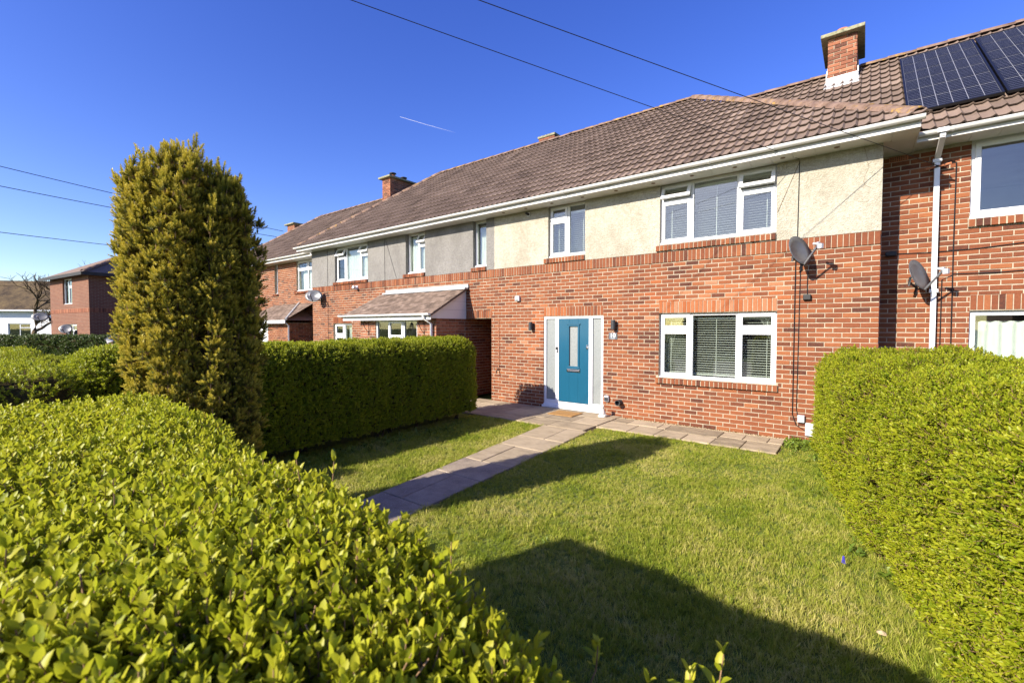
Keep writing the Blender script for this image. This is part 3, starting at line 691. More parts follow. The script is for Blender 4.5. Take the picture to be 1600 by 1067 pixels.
rg = deck('roof', HG, [[(EAVE_L+.03, YE+.03, ZE+zd), (SPLIT-.0005, YE+.03, ZE+zd), (SPLIT-.0005, YR, ZR+zd), (RIDGE_L, YR, ZR+zd)],
                       [(EAVE_L+.03, 8.0, ZE+zd-.003), (EAVE_L+.03, YE+.03, ZE+zd-.003), (RIDGE_L, YR, ZR+zd-.003)],
                       [(SPLIT-.0005, 8.0, ZE+zd), (EAVE_L+.03, 8.0, ZE+zd), (RIDGE_L, YR+.001, ZR+zd), (SPLIT-.0005, YR+.001, ZR+zd)]])
x0t = SPLIT-.09-TW*30
tiled_slope(rg, x0t, SPLIT-.09, YE, ZE, YR, ZR, lambda x, y: dist_line(ELc, RLc, x, y, (-10, 0)), [n2(ELc, RLc, (-10, 0)), (Vector((0, YR, 0)), Vector((0, 1, 0)))], 300)
caps(rg, (SPLIT-.01, YR, ZR+.05), (RIDGE_L, YR, ZR+.05)); caps(rg, (EAVE_L+.05, YE+.08, ZE+.07), (RIDGE_L, YR, ZR+.06), 'hip_tile', .42, .13, .8)
eaves(HG, -16.3, SPLIT-.002, 0, -.40, ZS, 4.645, (), boards=False); gutter(HG, EAVE_L, SPLIT-.003, -.475, 4.655)
# lean-to porch
PX0, PX1, PY, PZ0, PZ1 = -12.05, -8.42, -1.02, 2.14, 2.86
pw_ = (-10.85, -9.12, .75, 2.03)
po = backing(MB(), front(PY+.0035), -11.55, PX1-.01, 0, 2.1, [pw_], 0, .1); po.box(PX1-.12, PX1-.01, PY+.11, 0, 0, 2.1); po.box(-11.55, -11.44, PY+.11, 0, 0, 2.1)
po = po.build('porch_wall', 'mortar', HG)
lay_bricks(po, front(PY), -11.55, PX1, 0, 2.06, [pw_], 0, 'brown_brick')
lay_bricks(po, Matrix.Translation((PX1-.002, 0, 0)) @ Matrix.Rotation(R(90), 4, 'Z'), PY, -.01, 0, 2.06, [], 0, 'brown_brick')
window(HG, front(PY), *pw_, [(pw_[0], -10.3, .75, 2.03, 'F'), (-10.3, -9.68, .75, 1.55, 'F'), (-10.3, -9.68, 1.55, 2.03, 'C'), (-9.68, pw_[1], .75, 2.03, 'F')], .03)
lead_ = MB()
for k in range(-3, 4): lead_.tube([(-9.4+k*.02, PY+.052, 1.45), (-9.4+k*.065, PY+.052, 1.7), (-9.4, PY+.052, 1.97)], .006, 4)
lead_.build('leaded_pattern', 'black', HG)
pr_ = MB(); pr_.prism([(PX0-.03, PY-.28, PZ0-.01), (PX1+.12, PY-.28, PZ0-.01), (PX1+.12, 0, PZ1-.01), (-11.95, 0, PZ1-.01)], (0, 0, -.03)); pr_ = pr_.build('porch_roof', 'tile', HG)
def small_tiles(roof, x0, x1, ye, ze, yr, zr, left=None):
    L = math.hypot(yr-ye, zr-ze); a = math.atan2(zr-ze, yr-ye); B = Matrix.Translation((0, ye, ze)) @ Matrix.Rotation(a, 4, 'X'); mb = MB(); i = 0; s = 0
    while s < L-.02:
        x = x0-(i % 2)*.08
        while x < x1:
            xa, xb = max(x, x0 if left is None else left(s/L)), min(x+.163, x1)
            if xb-xa > .03:
                h = .016+random.uniform(0, .008); e = min(.26, L-s)
                mb.add([B @ Vector(p) for p in ((xa, s, h), (xb, s, h), (xb, s+e, .002), (xa, s+e, .002), (xa, s, h-.013), (xb, s, h-.013))], [(0, 1, 2, 3), (4, 5, 1, 0), (0, 3, 4), (1, 5, 2)], min(.99, max(0, random.gauss(.35, .25))))
            x += .166
        s += .105; i += 1
    tag(mb.build('plain_tiles', 'tile', roof), kind='stuff')
small_tiles(pr_, PX0-.03, PX1+.12, PY-.28, PZ0, 0, PZ1, lambda f: PX0-.03+f*.4)
lm = MB(); lm.box(-11.7, PX1+.14, -.035, -.016, PZ1-.0, PZ1+.09); lm.box(-11.7, PX1+.14, -.16, -.034, PZ1-.045, PZ1-.005, M4=None); lm.build('lead_flashing', 'lead', pr_)
MB().box(PX0, PX1+.06, PY-.24, PY-.21, 2.02, 2.14).build('porch_fascia', 'white_plastic', HG)
MB().box(PX0, PX1+.06, PY-.208, PY, 2.065, 2.08).build('porch_soffit', 'white_plastic', HG)
gutter(HG, PX0-.1, PX1+.1, PY-.30, 2.17, 'white_plastic')
ck = MB(); ck.prism([(PX1+.02, PY-.24, 2.05), (PX1+.02, -.005, 2.05), (PX1+.02, -.005, 2.79), (PX1+.02, PY-.24, 2.12)], (.02, 0, 0)); cko = ck.build('porch_cheek', 'white_plastic', HG)
for k in (1, 2):
    zz = 2.05+.22*k; y_at = PY-.24+(zz-2.12)/(.67/1.26) ; MB().box(PX1+.0395, PX1+.0425, y_at+.05, -.01, zz, zz+.008).build('cladding_joint', 'box_grey', cko)
dp = MB(); dp.tube([(-8.55, PY-.30, 2.13), (-8.55, PY-.30, 2.06), (-8.53, PY-.06, 1.92), (-8.53, PY-.06, .05)], .034, 10); dp.build('downpipe', 'white_plastic', HG, True)
for xx, n_ in ((-8.85, 0), (-11.15, 1), (-12.5, 2)):
    yb_ = PY if n_ < 2 else 0
    b = MB(); b.tube([(xx, yb_-.01, 1.62), (xx, yb_-.01, 1.98)], .008, 5); b.tube([(xx, yb_-.01, 1.95), (xx, yb_-.15, 1.98), (xx, yb_-.27, 1.9), (xx, yb_-.25, 1.84)], .008, 5); b.tube([(xx, yb_-.01, 1.68), (xx, yb_-.12, 1.80), (xx, yb_-.2, 1.96)], .008, 5)
    o = b.build('basket_bracket', 'black'); tag(o, ['black iron hanging-basket bracket by the porch downpipe', 'black iron hanging-basket bracket on the far side of the porch window', 'black iron hanging-basket bracket on the wall beyond the porch'][n_], 'bracket')

# ---- right-hand house with the solar panels
HR = base('terraced_house', (3.5, 4.5, 0)); tag(HR, 'set-back red brick terraced house with solar panels on its roof', 'house')
YW = .75; ru = (1.02, 2.95, 3.42, ZS+.03); rl = (1.05, 2.95, .88, 2.08)
wr = backing(MB(), front(YW+.0035), .012, 6.5, 0, ZS+.1, [ru, rl], 0, .29).build('wall', 'mortar', HR)
lay_bricks(wr, front(YW), .014, 6.5, 0, ZS+.02, [ru, rl, (rl[0], rl[1], 2.07, 2.31), (ru[0]-.02, ru[1], 3.29, 3.43)], 240)
soldiers(wr, front(YW), rl[0], rl[1], 2.09, 2.31, .001); soldiers(wr, front(YW), ru[0]-.02, ru[1], 3.295, 3.41, .05, name='sill_brick', pitch=.0775)
shell(HR, 0.02, 6.5, YW, 8.2, ZS+.08, party=(3.4,))
MB().box(6.3, 6.5, YW+.3, 8, 0, ZS+.08).build('side_wall', 'far_brick', HR)
window(HR, front(YW), ru[0], ru[1], 3.43, ZS+.03, [(ru[0], 1.72, 3.43, ZS+.03, 'C'), (1.72, ru[1], 3.43, ZS+.03, 'F')], .05, fw=.07)
window(HR, front(YW), *rl, [(rl[0], 1.78, .88, 2.08, 'F'), (1.78, rl[1], .88, 2.08, 'F')], .06, fw=.07)
curtain('white draped curtain in the ground-floor window of the solar-panel house', front(YW), 1.12, 2.3, .9, 1.93, .22, 8)
RYE, RZE, RYR, RZR = .32, 4.675, 4.0, 7.46
hipz = lambda x: ZE+(ZR-ZE)/(EAVE_R-RIDGE_R)*(EAVE_R-x)
rr_ = deck('roof', HR, [[(EAVE_R, RYE+.03, RZE+zd), (7, RYE+.03, RZE+zd), (7, RYR, RZR+zd), (-3.2, RYR, RZR+zd)], [(7, 8.2, RZE+zd), (-1, 8.2, RZE+zd), (-3.2, RYR+.001, RZR+zd), (7, RYR+.001, RZR+zd)]])
va, vb = (EAVE_R+.03, RYE), (-3.35, RYR)
tiled_slope(rr_, -3.6, 7.2, RYE, RZE, RYR, RZR, lambda x, y: dist_line(va, vb, x, y, (4, 1)), [n2(va, vb, (4, 1)), (Vector((0, RYR, 0)), Vector((0, 1, 0)))], 300)
caps(rr_, (-3.1, RYR, RZR+.05), (7, RYR, RZR+.05))
eaves(HR, .382, 7.1, YW, YW-.40, ZS+.02, 4.645, ()); gutter(HR, .40, 7.1, YW-.475, 4.655)
dp = MB(); q = .0325
def sq_pipe(mb, pts):
    for a, b in zip(pts, pts[1:]):
        a, b = Vector(a), Vector(b); d = b-a; L = d.length; Tm = Matrix.Translation(a) @ d.to_track_quat('Z', 'X').to_matrix().to_4x4()
        mb.box(-q, q, -q, q, -.01, L+.01, M4=Tm)
sq_pipe(dp, [(.66, YW-.475, 4.66), (.66, YW-.475, 4.56), (.645, YW-.07, 4.36), (.645, YW-.07, .02)]); dpo = dp.build('downpipe', 'white_plastic', HR, bevel=.005)
for zz in (4.30, 2.36, .9): MB().box(.645-.05, .645+.05, YW-.115, YW, zz, zz+.05).build('pipe_clip', 'white_plastic', dpo)
MB().box(.66-.06, .66+.06, YW-.54, YW-.41, 4.60, 4.66).build('gutter_outlet', 'white_plastic', dpo)
ab = MB(); ab.box(.09, .32, YW-.006, YW+.01, 4.43, 4.51)
abo = ab.build('air_brick', 'terracotta', HR)
for i in range(8):
    for k in range(3): MB().box(.105+i*.026, .118+i*.026, YW-.0075, YW-.005, 4.438+k*.024, 4.452+k*.024).build('air_slot', 'black', abo)
cb = MB(); cb.tube([(.62, YW-.12, 4.22), (.80, YW-.03, 4.30), (.86, YW-.015, 4.27), (.86, YW-.012, 4.0), (.855, YW-.012, 3.0), (.86, YW-.012, .4)], .008, 5)
cb.tube([(.86, YW-.012, 2.62), (.74, YW-.012, 2.55), (.735, YW-.012, .4)], .007, 5); cb.tube([(.86, YW-.012, 2.63), (1.3, YW-.012, 2.62), (2.6, YW-.012, 2.68)], .007, 5)
cb.tube([(.2, YW-.012, 2.99), (.6, YW-.012, 2.97), (1.1, YW-.012, 2.98), (2.6, YW-.012, 3.10)], .007, 5); cb.build('wall_cable', 'black', HR)
# solar panels, each on rails a little above the tiles
SA = math.atan2(RZR-RZE, RYR-RYE); SB = Matrix.Translation((0, RYE, RZE)) @ Matrix.Rotation(SA, 4, 'X')
def solar(x0, x1, s0, s1, label, cols=6, rows=6):
    r = empty('solar_panel', SB @ Vector((x0, s0, .12))); r.rotation_euler = SB.to_euler(); tag(r, label, 'solar panel', 'solar panels on the roof')
    W_, L_ = x1-x0, s1-s0; f = MB(); ring2 = [(0, W_, 0, .03), (0, W_, L_-.03, L_), (0, .03, .03, L_-.03), (W_-.03, W_, .03, L_-.03)]
    for a, b, c, d in ring2: f.box(a, b, c, d, -.035, .006)
    f.build('frame', 'panel_frame', r, bevel=.003)
    cw, ch = (W_-.06)/cols, (L_-.06)/rows
    cm = MB(); cm.box(.0, cw-.010, 0, ch-.030, -.006, .0); me = cm.mesh('solar_cell', 'solar_cell')
    lm_ = MB(); nb = 7
    for k in range(nb): lm_.box(.002, cw-.012, (k+.5)*ch/nb-.0022, (k+.5)*ch/nb+.0022, .0004, .0012)
    lme = lm_.mesh('busbar', 'cell_line')
    MB().box(.028, W_-.028, .028, L_-.028, -.02, -.0065).build('backing', 'cell_line', r)
    for i in range(cols):
        for k in range(rows):
            c = mesh_obj('solar_cell', me, (.035+i*cw, .035+k*ch, 0), r); mesh_obj('busbar', lme, (0, 0, 0), c)
    for s in (.4, L_-.4): MB().box(.1, W_-.1, s-.02, s+.02, -.1, -.036).build('rail', 'panel_frame', r)
s_lo, s_hi = .64, 4.08
xg = .29
for i in range(3):
    solar(xg, xg+1.05, s_lo+.0, s_hi, ['black solar panel nearest the chimney on the roof', 'black solar panel beside the one nearest the chimney', 'black solar panel farthest from the chimney'][i]); xg += 1.075

# ---- left set-back house
HL = base('terraced_house', (-20.5, 4.5, 0)); tag(HL, 'set-back all-brick terraced house with a small hipped porch beyond the grey one', 'house')
la = (-18.61, -16.9, 3.3, ZS); lb = (-20.5, -20.2, 3.28, ZS); lc = (-18.84, -17.3, .9, 1.9)
wl = backing(MB(), front(YW+.0035), -25.4, -16.012, 0, ZS+.1, [la, lb, lc], 0, .29).build('wall', 'mortar', HL)
lay_bricks(wl, front(YW), -25.4, -16.014, 0, ZS+.02, [la, lb, lc, (lc[0], lc[1], 1.9, 2.1)], 300)
soldiers(wl, front(YW), lc[0], lc[1], 1.905, 2.1, .002)
for a, b, z in ((la[0]-.1, la[1], 3.29), (lb[0]-.1, lb[1]+.05, 3.27)): soldiers(wl, front(YW), a, b, z-.1, z, .05, name='sill_brick', pitch=.0775)
shell(HL, -25.4, -16.02, YW, 8.2, ZS+.08); MB().box(-25.4, -25.2, YW+.3, 8, 0, ZS+.08).build('side_wall', 'far_brick', HL)
window(HL, front(YW), *la, [(la[0], -17.8, 3.3, 4.15, 'F'), (la[0], -17.8, 4.15, ZS, 'C'), (-17.8, la[1], 3.3, 4.15, 'F'), (-17.8, la[1], 4.15, ZS, 'C')], .07)
window(HL, front(YW), *lb, [(lb[0], lb[1], 3.28, ZS, 'F')], .1, fw=.04)
window(HL, front(YW), *lc, [(lc[0], -18.1, .9, 1.5, 'F'), (lc[0], -18.1, 1.5, 1.9, 'C'), (-18.1, lc[1], .9, 1.9, 'F')], .08)
curtain('white curtain in the upper window of the far set-back house', front(YW), -18.5, -17.2, 3.35, 4.3, .25, 9)
LRE, LEE = -22.2, -25.9
rl_ = deck('roof', HL, [[(LEE+.03, RYE+.03, RZE+zd), (EAVE_L, RYE+.03, RZE+zd), (-13.9, RYR, RZR+zd), (LRE, RYR, RZR+zd)], [(LEE+.03, 8.2, RZE+zd-.003), (LEE+.03, RYE+.03, RZE+zd-.003), (LRE, RYR, RZR+zd-.003)], [(-14, 8.2, RZE+zd), (LEE+.03, 8.2, RZE+zd), (LRE, RYR+.001, RZR+zd), (-13.9, RYR+.001, RZR+zd)]])
v1, v2 = (EAVE_L-.03, RYE), (-13.9, RYR); h1, h2 = (LEE, RYE), (LRE, RYR)
tiled_slope(rl_, -26.0, -26+TW*40, RYE, RZE, RYR, RZR, lambda x, y: min(dist_line(v1, v2, x, y, (-20, 1)), dist_line(h1, h2, x, y, (-20, 1))), [n2(v1, v2, (-20, 1)), n2(h1, h2, (-20, 1)), (Vector((0, RYR, 0)), Vector((0, 1, 0)))], 200)
caps(rl_, (-14.6, RYR, RZR+.05), (LRE, RYR, RZR+.05)); caps(rl_, (LEE+.05, RYE+.08, RZE+.07), (LRE, RYR, RZR+.06), 'hip_tile', .42, .13, .8)
eaves(HL, -25.8, -16.37, YW, YW-.40, ZS, 4.645, (), boards=False); gutter(HL, -25.85, -16.4, YW-.475, 4.655)
dp = MB(); dp.tube([(-16.6, YW-.475, 4.64), (-16.6, YW-.475, 4.58), (-16.5, YW-.06, 4.3), (-16.5, YW-.06, .02)], .034, 8); dp.build('downpipe', 'white_plastic', HL, True)
# its porch: brick box under a small hipped roof
pb = backing(MB(), front(-.14), -20.9, -17.45, 0, 2.0, [(-20.2, -19.2, 0, 1.95)], 0, .1); pb.box(-17.56, -17.45, -.03, YW, 0, 2.0); pb = pb.build('porch_wall', 'mortar', HL)
lay_bricks(pb, front(-.148), -20.9, -17.45, 0, 1.98, [(-20.2, -19.2, 0, 1.95)], 0); lay_bricks(pb, Matrix.Translation((-17.442, 0, 0)) @ Matrix.Rotation(R(90), 4, 'Z'), -.14, YW-.01, 0, 1.98, [], 0)
MB().box(-20.2, -19.2, -.08, -.03, 0, 1.95).build('porch_door', 'white_plastic', HL)
hp = MB(); A = [(-21.1, -.4, 2.1), (-17.2, -.4, 2.1), (-17.2, YW, 2.1), (-21.1, YW, 2.1), (-20.3, YW, 2.78), (-18.4, YW, 2.78)]
hp.add(A, [(0, 1, 5, 4), (1, 2, 5), (0, 4, 3), (3, 2, 1, 0)]); hp = hp.build('porch_roof', 'tile', HL)
small_tiles(hp, -21.1, -17.2, -.4, 2.105, YW-.02, 2.785, lambda f: -21.1+f*.8)
MB().box(-21.1, -17.2, -.44, -.405, 1.98, 2.1).build('porch_fascia', 'white_plastic', hp)
mm = MB(); mm.tube([(-17.2, -.4, 2.13), (-18.4, YW, 2.82)], .05, 6); mm.build('lead_flashing', 'lead', hp)
dp = MB(); dp.tube([(-17.35, -.36, 2.02), (-17.35, -.22, 1.9), (-17.35, -.22, .02)], .034, 8); dp.build('downpipe', 'white_plastic', HL, True)

# ---- chimneys
def chimney(house_name, label, x0, x1, y0, y1, zb, zt, pots, nobj, capd=.13):
    c = base('chimney', ((x0+x1)/2, (y0+y1)/2, zb)); tag(c, label, 'chimney')
    st = MB().box(x0+.01, x1-.01, y0+.01, y1-.01, zb, zt).build('stack', 'mortar', c)
    for T, a, b in ((front(y0), x0, x1), (Matrix.Translation((x1, 0, 0)) @ Matrix.Rotation(R(90), 4, 'Z'), y0, y1), (Matrix.Translation((x0, 0, 0)) @ Matrix.Rotation(R(-90), 4, 'Z'), -y1, -y0)):
        lay_bricks(st, T, a, b, zb, zt-.01, [], nobj, 'brown_brick')
    MB().box(x0-capd, x1+capd, y0-capd, y1+capd, zt, zt+.075).build('cap', 'mossy_stone', c, bevel=.012)
    for (px, py, h, cowl) in pots:
        p = MB(); p.lathe([(.13, zt+.07), (.125, zt+.10), (.105, zt+.12), (.10, zt+.075+h), (.118, zt+.08+h), (.118, zt+.11+h), (.085, zt+.11+h), (.08, zt+.04+h)], 14, Matrix.Translation((px, py, 0))); po_ = p.build('pot', 'terracotta', c, True)
        if cowl:
            q_ = MB(); q_.lathe([(.085, zt+.10+h), (.085, zt+.17+h), (.15, zt+.18+h), (.15, zt+.21+h), (.03, zt+.25+h)], 12, Matrix.Translation((px, py, 0))); q_.build('cowl', 'black', po_, True)
    return c
ch = chimney('', 'brick chimney with slab cap and white flashing beside the solar panels', -.90, -.40, 3.42, 4.62, 6.8, 8.02, [(-.66, 3.62, .10, False), (-.65, 4.3, .05, False)], 60)
fl = MB(); sl = math.tan(SA); zf = lambda y: RZE+(y-RYE)*sl
fl.box(-.93, -.37, 3.40, 3.42, zf(3.42)+.02, zf(3.42)+.17); fl.prism([(-.95, 3.18, zf(3.18)+.055), (-.35, 3.18, zf(3.18)+.055), (-.35, 3.44, zf(3.44)+.075), (-.95, 3.44, zf(3.44)+.075)], (0, 0, -.02))
for sx in (-.93, -.385):
    for i in range(3): fl.box(sx, sx+.02, 3.42+i*.19, 3.42+(i+1)*.19, zf(3.42+i*.19)+.02, zf(3.42+(i+1)*.19)+.14)
fl.build('flashing', 'lead', ch)
chimney('', 'tall brick chimney with cowled pots on the roof beyond the grey house', -16.98, -16.44, 3.8, 5.7, 6.6, 8.28, [(-16.7, 4.15, .10, True), (-16.7, 4.75, .06, True), (-16.7, 5.3, .05, False)], 0)
chimney('', 'brick chimney with one low pot behind the farthest hipped roof', -26.3, -25.5, 4.2, 6.1, 4.5, 7.6, [(-25.9, 5.6, .12, False)], 0)
chimney('', 'low yellow-lichened brick chimney just showing over the long ridge', -9.25, -8.6, 4.6, 5.3, 6.6, 8.36, [], 0, .03)

# ------------------------------------------------------------------ foliage tools
PROTO = bpy.data.collections.new('foliage_shapes')      # source shapes for the scatter, not linked to the scene
def scatter(name, protos, pts, dirs, scl, parent=None, twist=None, seed=1):
    """one object: every point carries a small shoot, turned along its direction"""
    rg_ = np.random.default_rng(seed); n = len(pts); d = dirs/np.linalg.norm(dirs, axis=1, keepdims=True)
    tw = rg_.uniform(0, 2*np.pi, n) if twist is None else twist
    ref = np.where(np.abs(d[:, 2:3]) < .9, np.array([[0, 0, 1.]]), np.array([[1., 0, 0]])); a = np.cross(ref, d); a /= np.linalg.norm(a, axis=1, keepdims=True); b = np.cross(d, a)
    c, s = np.cos(tw)[:, None], np.sin(tw)[:, None]; X = a*c+b*s; Y = np.cross(d, X)
    rot = np.stack([np.arctan2(Y[:, 2], d[:, 2]), np.arcsin(np.clip(-X[:, 2], -1, 1)), np.arctan2(X[:, 1], X[:, 0])], 1)
    me = bpy.data.meshes.new(name); me.from_pydata([tuple(p) for p in pts.tolist()], [], [])
    for nm, ty, dat, key in (('rot', 'FLOAT_VECTOR', rot, 'vector'), ('scl', 'FLOAT', scl, 'value'), ('pick', 'INT', rg_.integers(0, len(protos), n), 'value')):
        at = me.attributes.new(nm, ty, 'POINT'); at.data.foreach_set(key, np.ascontiguousarray(dat, np.int32 if ty == 'INT' else np.float32).ravel())
    o = bpy.data.objects.new(name, me); link(o, parent)
    col = bpy.data.collections.new(name+'_shapes')
    for p in protos: col.objects.link(p)
    g = bpy.data.node_groups.new(name, 'GeometryNodeTree'); g.interface.new_socket('Geometry', in_out='INPUT', socket_type='NodeSocketGeometry'); g.interface.new_socket('Geometry', in_out='OUTPUT', socket_type='NodeSocketGeometry')
    N = g.nodes.new; gi, go = N('NodeGroupInput'), N('NodeGroupOutput'); ip = N('GeometryNodeInstanceOnPoints'); ci = N('GeometryNodeCollectionInfo'); ci.inputs[0].default_value = col; ci.inputs[1].default_value = True; ci.inputs[2].default_value = True
    def at(nm, ty):
        x = N('GeometryNodeInputNamedAttribute'); x.data_type = ty; x.inputs[0].default_value = nm; return x.outputs[0]
    L = g.links.new; L(gi.outputs[0], ip.inputs['Points']); L(ci.outputs[0], ip.inputs['Instance']); ip.inputs['Pick Instance'].default_value = True
    L(at('pick', 'INT'), ip.inputs['Instance Index']); L(at('rot', 'FLOAT_VECTOR'), ip.inputs['Rotation']); L(at('scl', 'FLOAT'), ip.inputs['Scale']); L(ip.outputs[0], go.inputs[0])
    m = o.modifiers.new('scatter', 'NODES'); m.node_group = g; return o
def leaf_geo(mb, T, L, wd, fold=.25, curl=.2, tint=.5, mi=0):
    row = ((.20, .40, -.01), (.48, .50, -.04), (.78, .36, -.14)); pts = [(0, 0, 0)]
    for y_, w_, z_ in row: pts += [(-wd*w_, L*y_, fold*wd*w_+curl*L*z_), (0, L*(y_+.02), curl*L*z_), (wd*w_, L*y_, fold*wd*w_+curl*L*z_)]
    pts.append((0, L, -curl*L*.3))
    mb.add([T @ Vector(p) for p in pts], [(0, 2, 1), (0, 3, 2), (1, 2, 5, 4), (2, 3, 6, 5), (4, 5, 8, 7), (5, 6, 9, 8), (7, 8, 10), (8, 9, 10)], tint, mi)
def proto(mb, name, mats, smooth=True):
    o = bpy.data.objects.new(name, mb.mesh(name, mats, smooth)); return o
def privet_sprig(k, mat, length=.05, n=5, L0=.03, rnd=0.):
    r = random.Random(100+k); mb = MB(); mb.tube([(0, 0, -.03), (r.uniform(-.004, .004), 0, length*.5), (0, 0, length)], [.0013, .001, .0005], 4, False, .5, 1)
    for i in range(n):
        f = i/(n-1); z = length*(f*.95); ang = i*math.pi/2+r.uniform(-.4, .4)
        for s in (0, math.pi):
            el = R(r.uniform(15, 45)+f*35); L = L0*r.uniform(.75, 1.2)*(1-.35*f)
            T = Matrix.Translation((0, 0, z)) @ Matrix.Rotation(ang+s+r.uniform(-.3, .3), 4, 'Z') @ Matrix.Rotation(el, 4, 'X')
            leaf_geo(mb, T, L, L*(r.uniform(.42, .55)+rnd), r.uniform(.2, .6), r.uniform(-.2, .5), min(1, max(0, .25+.5*f+r.uniform(-.2, .2))))
    return proto(mb, 'privet_shoot', [mat, 'twig'])
def stick(k):
    r = random.Random(k); mb = MB(); p = [(0, 0, -.06)]
    for i in range(4): p.append((p[-1][0]+r.uniform(-.012, .012), p[-1][1]+r.uniform(-.012, .012), p[-1][2]+.035))
    mb.tube(p, [.0022, .002, .0018, .0014, .001], 4, False); mb.tube([p[2], (p[2][0]+.03, p[2][1]+.01, p[2][2]+.035)], [.0016, .0008], 4, False); return proto(mb, 'bare_twig', 'twig')
P_FRONT = [privet_sprig(k, 'front_privet', .042, 5, .0215, .04) for k in range(6)]; P_PRIV = [privet_sprig(k+20, 'privet', .045, 5, .027) for k in range(6)]; P_DARK = [privet_sprig(k+40, 'dark_laurel', .06, 4, .045) for k in range(3)]
P_STICK = [stick(k) for k in range(4)]
def wave(p, amp, f, seed):
    r = np.random.default_rng(seed); out = np.zeros(len(p))
    for i in range(5):
        k = r.normal(size=3)*f*(1+.7*i); out += np.sin(p @ k+r.uniform(0, 6.28))/(1+.6*i)
    return amp*out*.5
def rounded_block(hx, hy, hz, rad, res=.08):
    """quads of a block with rounded edges (no underside), centred on the origin"""
    V, Q, Nn = [], [], []
    def face(u, v, o):      # o fixed axis offset
        nonlocal V, Q
        nu = max(2, int(2*np.linalg.norm(u)/res)); nv = max(2, int(2*np.linalg.norm(v)/res)); b = len(V)
        for i in range(nu+1):
            for k in range(nv+1): V.append(o+u*(2*i/nu-1)+v*(2*k/nv-1))
        for i in range(nu):
            for k in range(nv): Q.append((b+i*(nv+1)+k, b+(i+1)*(nv+1)+k, b+(i+1)*(nv+1)+k+1, b+i*(nv+1)+k+1))
    X, Y, Z = np.array([hx, 0, 0]), np.array([0, hy, 0]), np.array([0, 0, hz])
    face(X, Y, Z); face(X, Z, -Y); face(-X, Z, Y); face(Y, Z, X); face(-Y, Z, -X)
    V = np.array(V); h = np.array([hx, hy, hz]); rad = min(rad, hx*.98, hy*.98, hz*.98); inn = h-rad; low = V[:, 2] < 0
    C_ = np.clip(V, -inn, inn); C_[low, 2] = V[low, 2]; d = V-C_; nrm = np.linalg.norm(d, axis=1, keepdims=True); nrm[nrm < 1e-6] = 1; N_ = d/nrm
    return C_+N_*rad, np.array(Q), N_
def sample(P, Q, N_, n, weight, seed):
    r = np.random.default_rng(seed); a, b, c, d = (P[Q[:, i]] for i in range(4))
    ar = .5*np.linalg.norm(np.cross(c-a, d-b), axis=1); ctr = (a+b+c+d)/4; nm = N_[Q].mean(1); nm /= np.linalg.norm(nm, axis=1, keepdims=True)+1e-9
    wt = ar*weight(ctr, nm); wt /= wt.sum(); i = r.choice(len(Q), n, p=wt); u, v = r.random((2, n, 1))
    return (a[i]*(1-u)+b[i]*u)*(1-v)+(d[i]*(1-u)+c[i]*u)*v, nm[i]
def hedge(name, label, centre, half, rz, rad, protos, n, seed, shear=0., amp=.05, core='hedge_core', scl=(.7, 1.35), up=.55, shape=None, sticks=0, inset=.05, stems=True, falloff=4., back=.12):
    cx, cy, cz = centre; c, s = math.cos(rz), math.sin(rz)
    P, Q, N_ = rounded_block(*half, rad)
    P = P.copy(); P += N_*wave(P, amp, 2.3, seed)[:, None]+N_*wave(P, amp*.45, 7, seed+1)[:, None]
    if shape: P = shape(P)
    def W3(p): 
        q = p.copy(); q[:, 0] += shear*q[:, 1]; return np.stack([cx+q[:, 0]*c-q[:, 1]*s, cy+q[:, 0]*s+q[:, 1]*c, cz+q[:, 2]], 1)
    NW = np.stack([N_[:, 0]*c-N_[:, 1]*s, N_[:, 0]*s+N_[:, 1]*c, N_[:, 2]], 1)
    root = base(name, (cx, cy, 0)); tag(root, label, 'hedge')
    me = bpy.data.meshes.new('branches'); me.from_pydata(W3(P-N_*inset).tolist(), [], Q.tolist()); me.materials.append(M[core]); me.polygons.foreach_set('use_smooth', np.ones(len(Q), bool)); link(bpy.data.objects.new('branches', me), root)
    PW = W3(P)
    def wt(ct, nm):
        v = CAM-ct; dd = np.linalg.norm(v, axis=1); f = (nm*v).sum(1)/dd; return np.where(f > -.15, 1., back)/np.maximum(dd, .7)**(1/falloff if falloff else 0)
    pts, nm = sample(PW, Q, NW, n, wt, seed+2); r = np.random.default_rng(seed+3)
    pts = pts-nm*r.uniform(-.012, .055, (n, 1)); dirs = nm*.75+np.array([0, 0, up])+r.normal(size=(n, 3))*.42
    fo = scatter('foliage', protos, pts, dirs, r.uniform(*scl, n), root, seed=seed); tag(fo, kind='stuff')
    if sticks:
        pts, nm = sample(PW, Q, NW, sticks, wt, seed+5); dirs = nm*.5+np.array([0, 0, .25])+r.normal(size=(sticks, 3))*.6
        tag(scatter('bare_twigs', P_STICK, pts-nm*.01, dirs, r.uniform(.5, 1.0, sticks), root, seed=seed+9), kind='stuff')
    if stems:
        hx, hy = half[0], half[1]; ns = int(max(hx, hy)*2/.3)
        for i in range(ns):
            q = np.array([[r.uniform(-.5, .5)*hx, 0, 0]]); q[0, 1] = -hy+2*hy*(i+.5)/ns
            if hx > hy: q = np.array([[-hx+2*hx*(i+.5)/ns, r.uniform(-.5, .5)*hy, 0]])
            b = W3(q)[0]; m = MB()
            for k in range(3): m.tube([(b[0]+r.uniform(-.05, .05), b[1]+r.uniform(-.05, .05), -.02), (b[0]+r.uniform(-.1, .1), b[1]+r.uniform(-.1, .1), .25), (b[0]+r.uniform(-.2, .2), b[1]+r.uniform(-.2, .2), .6)], [.018, .014, .008], 5)
            m.build('stem', 'bark', root)
    return root
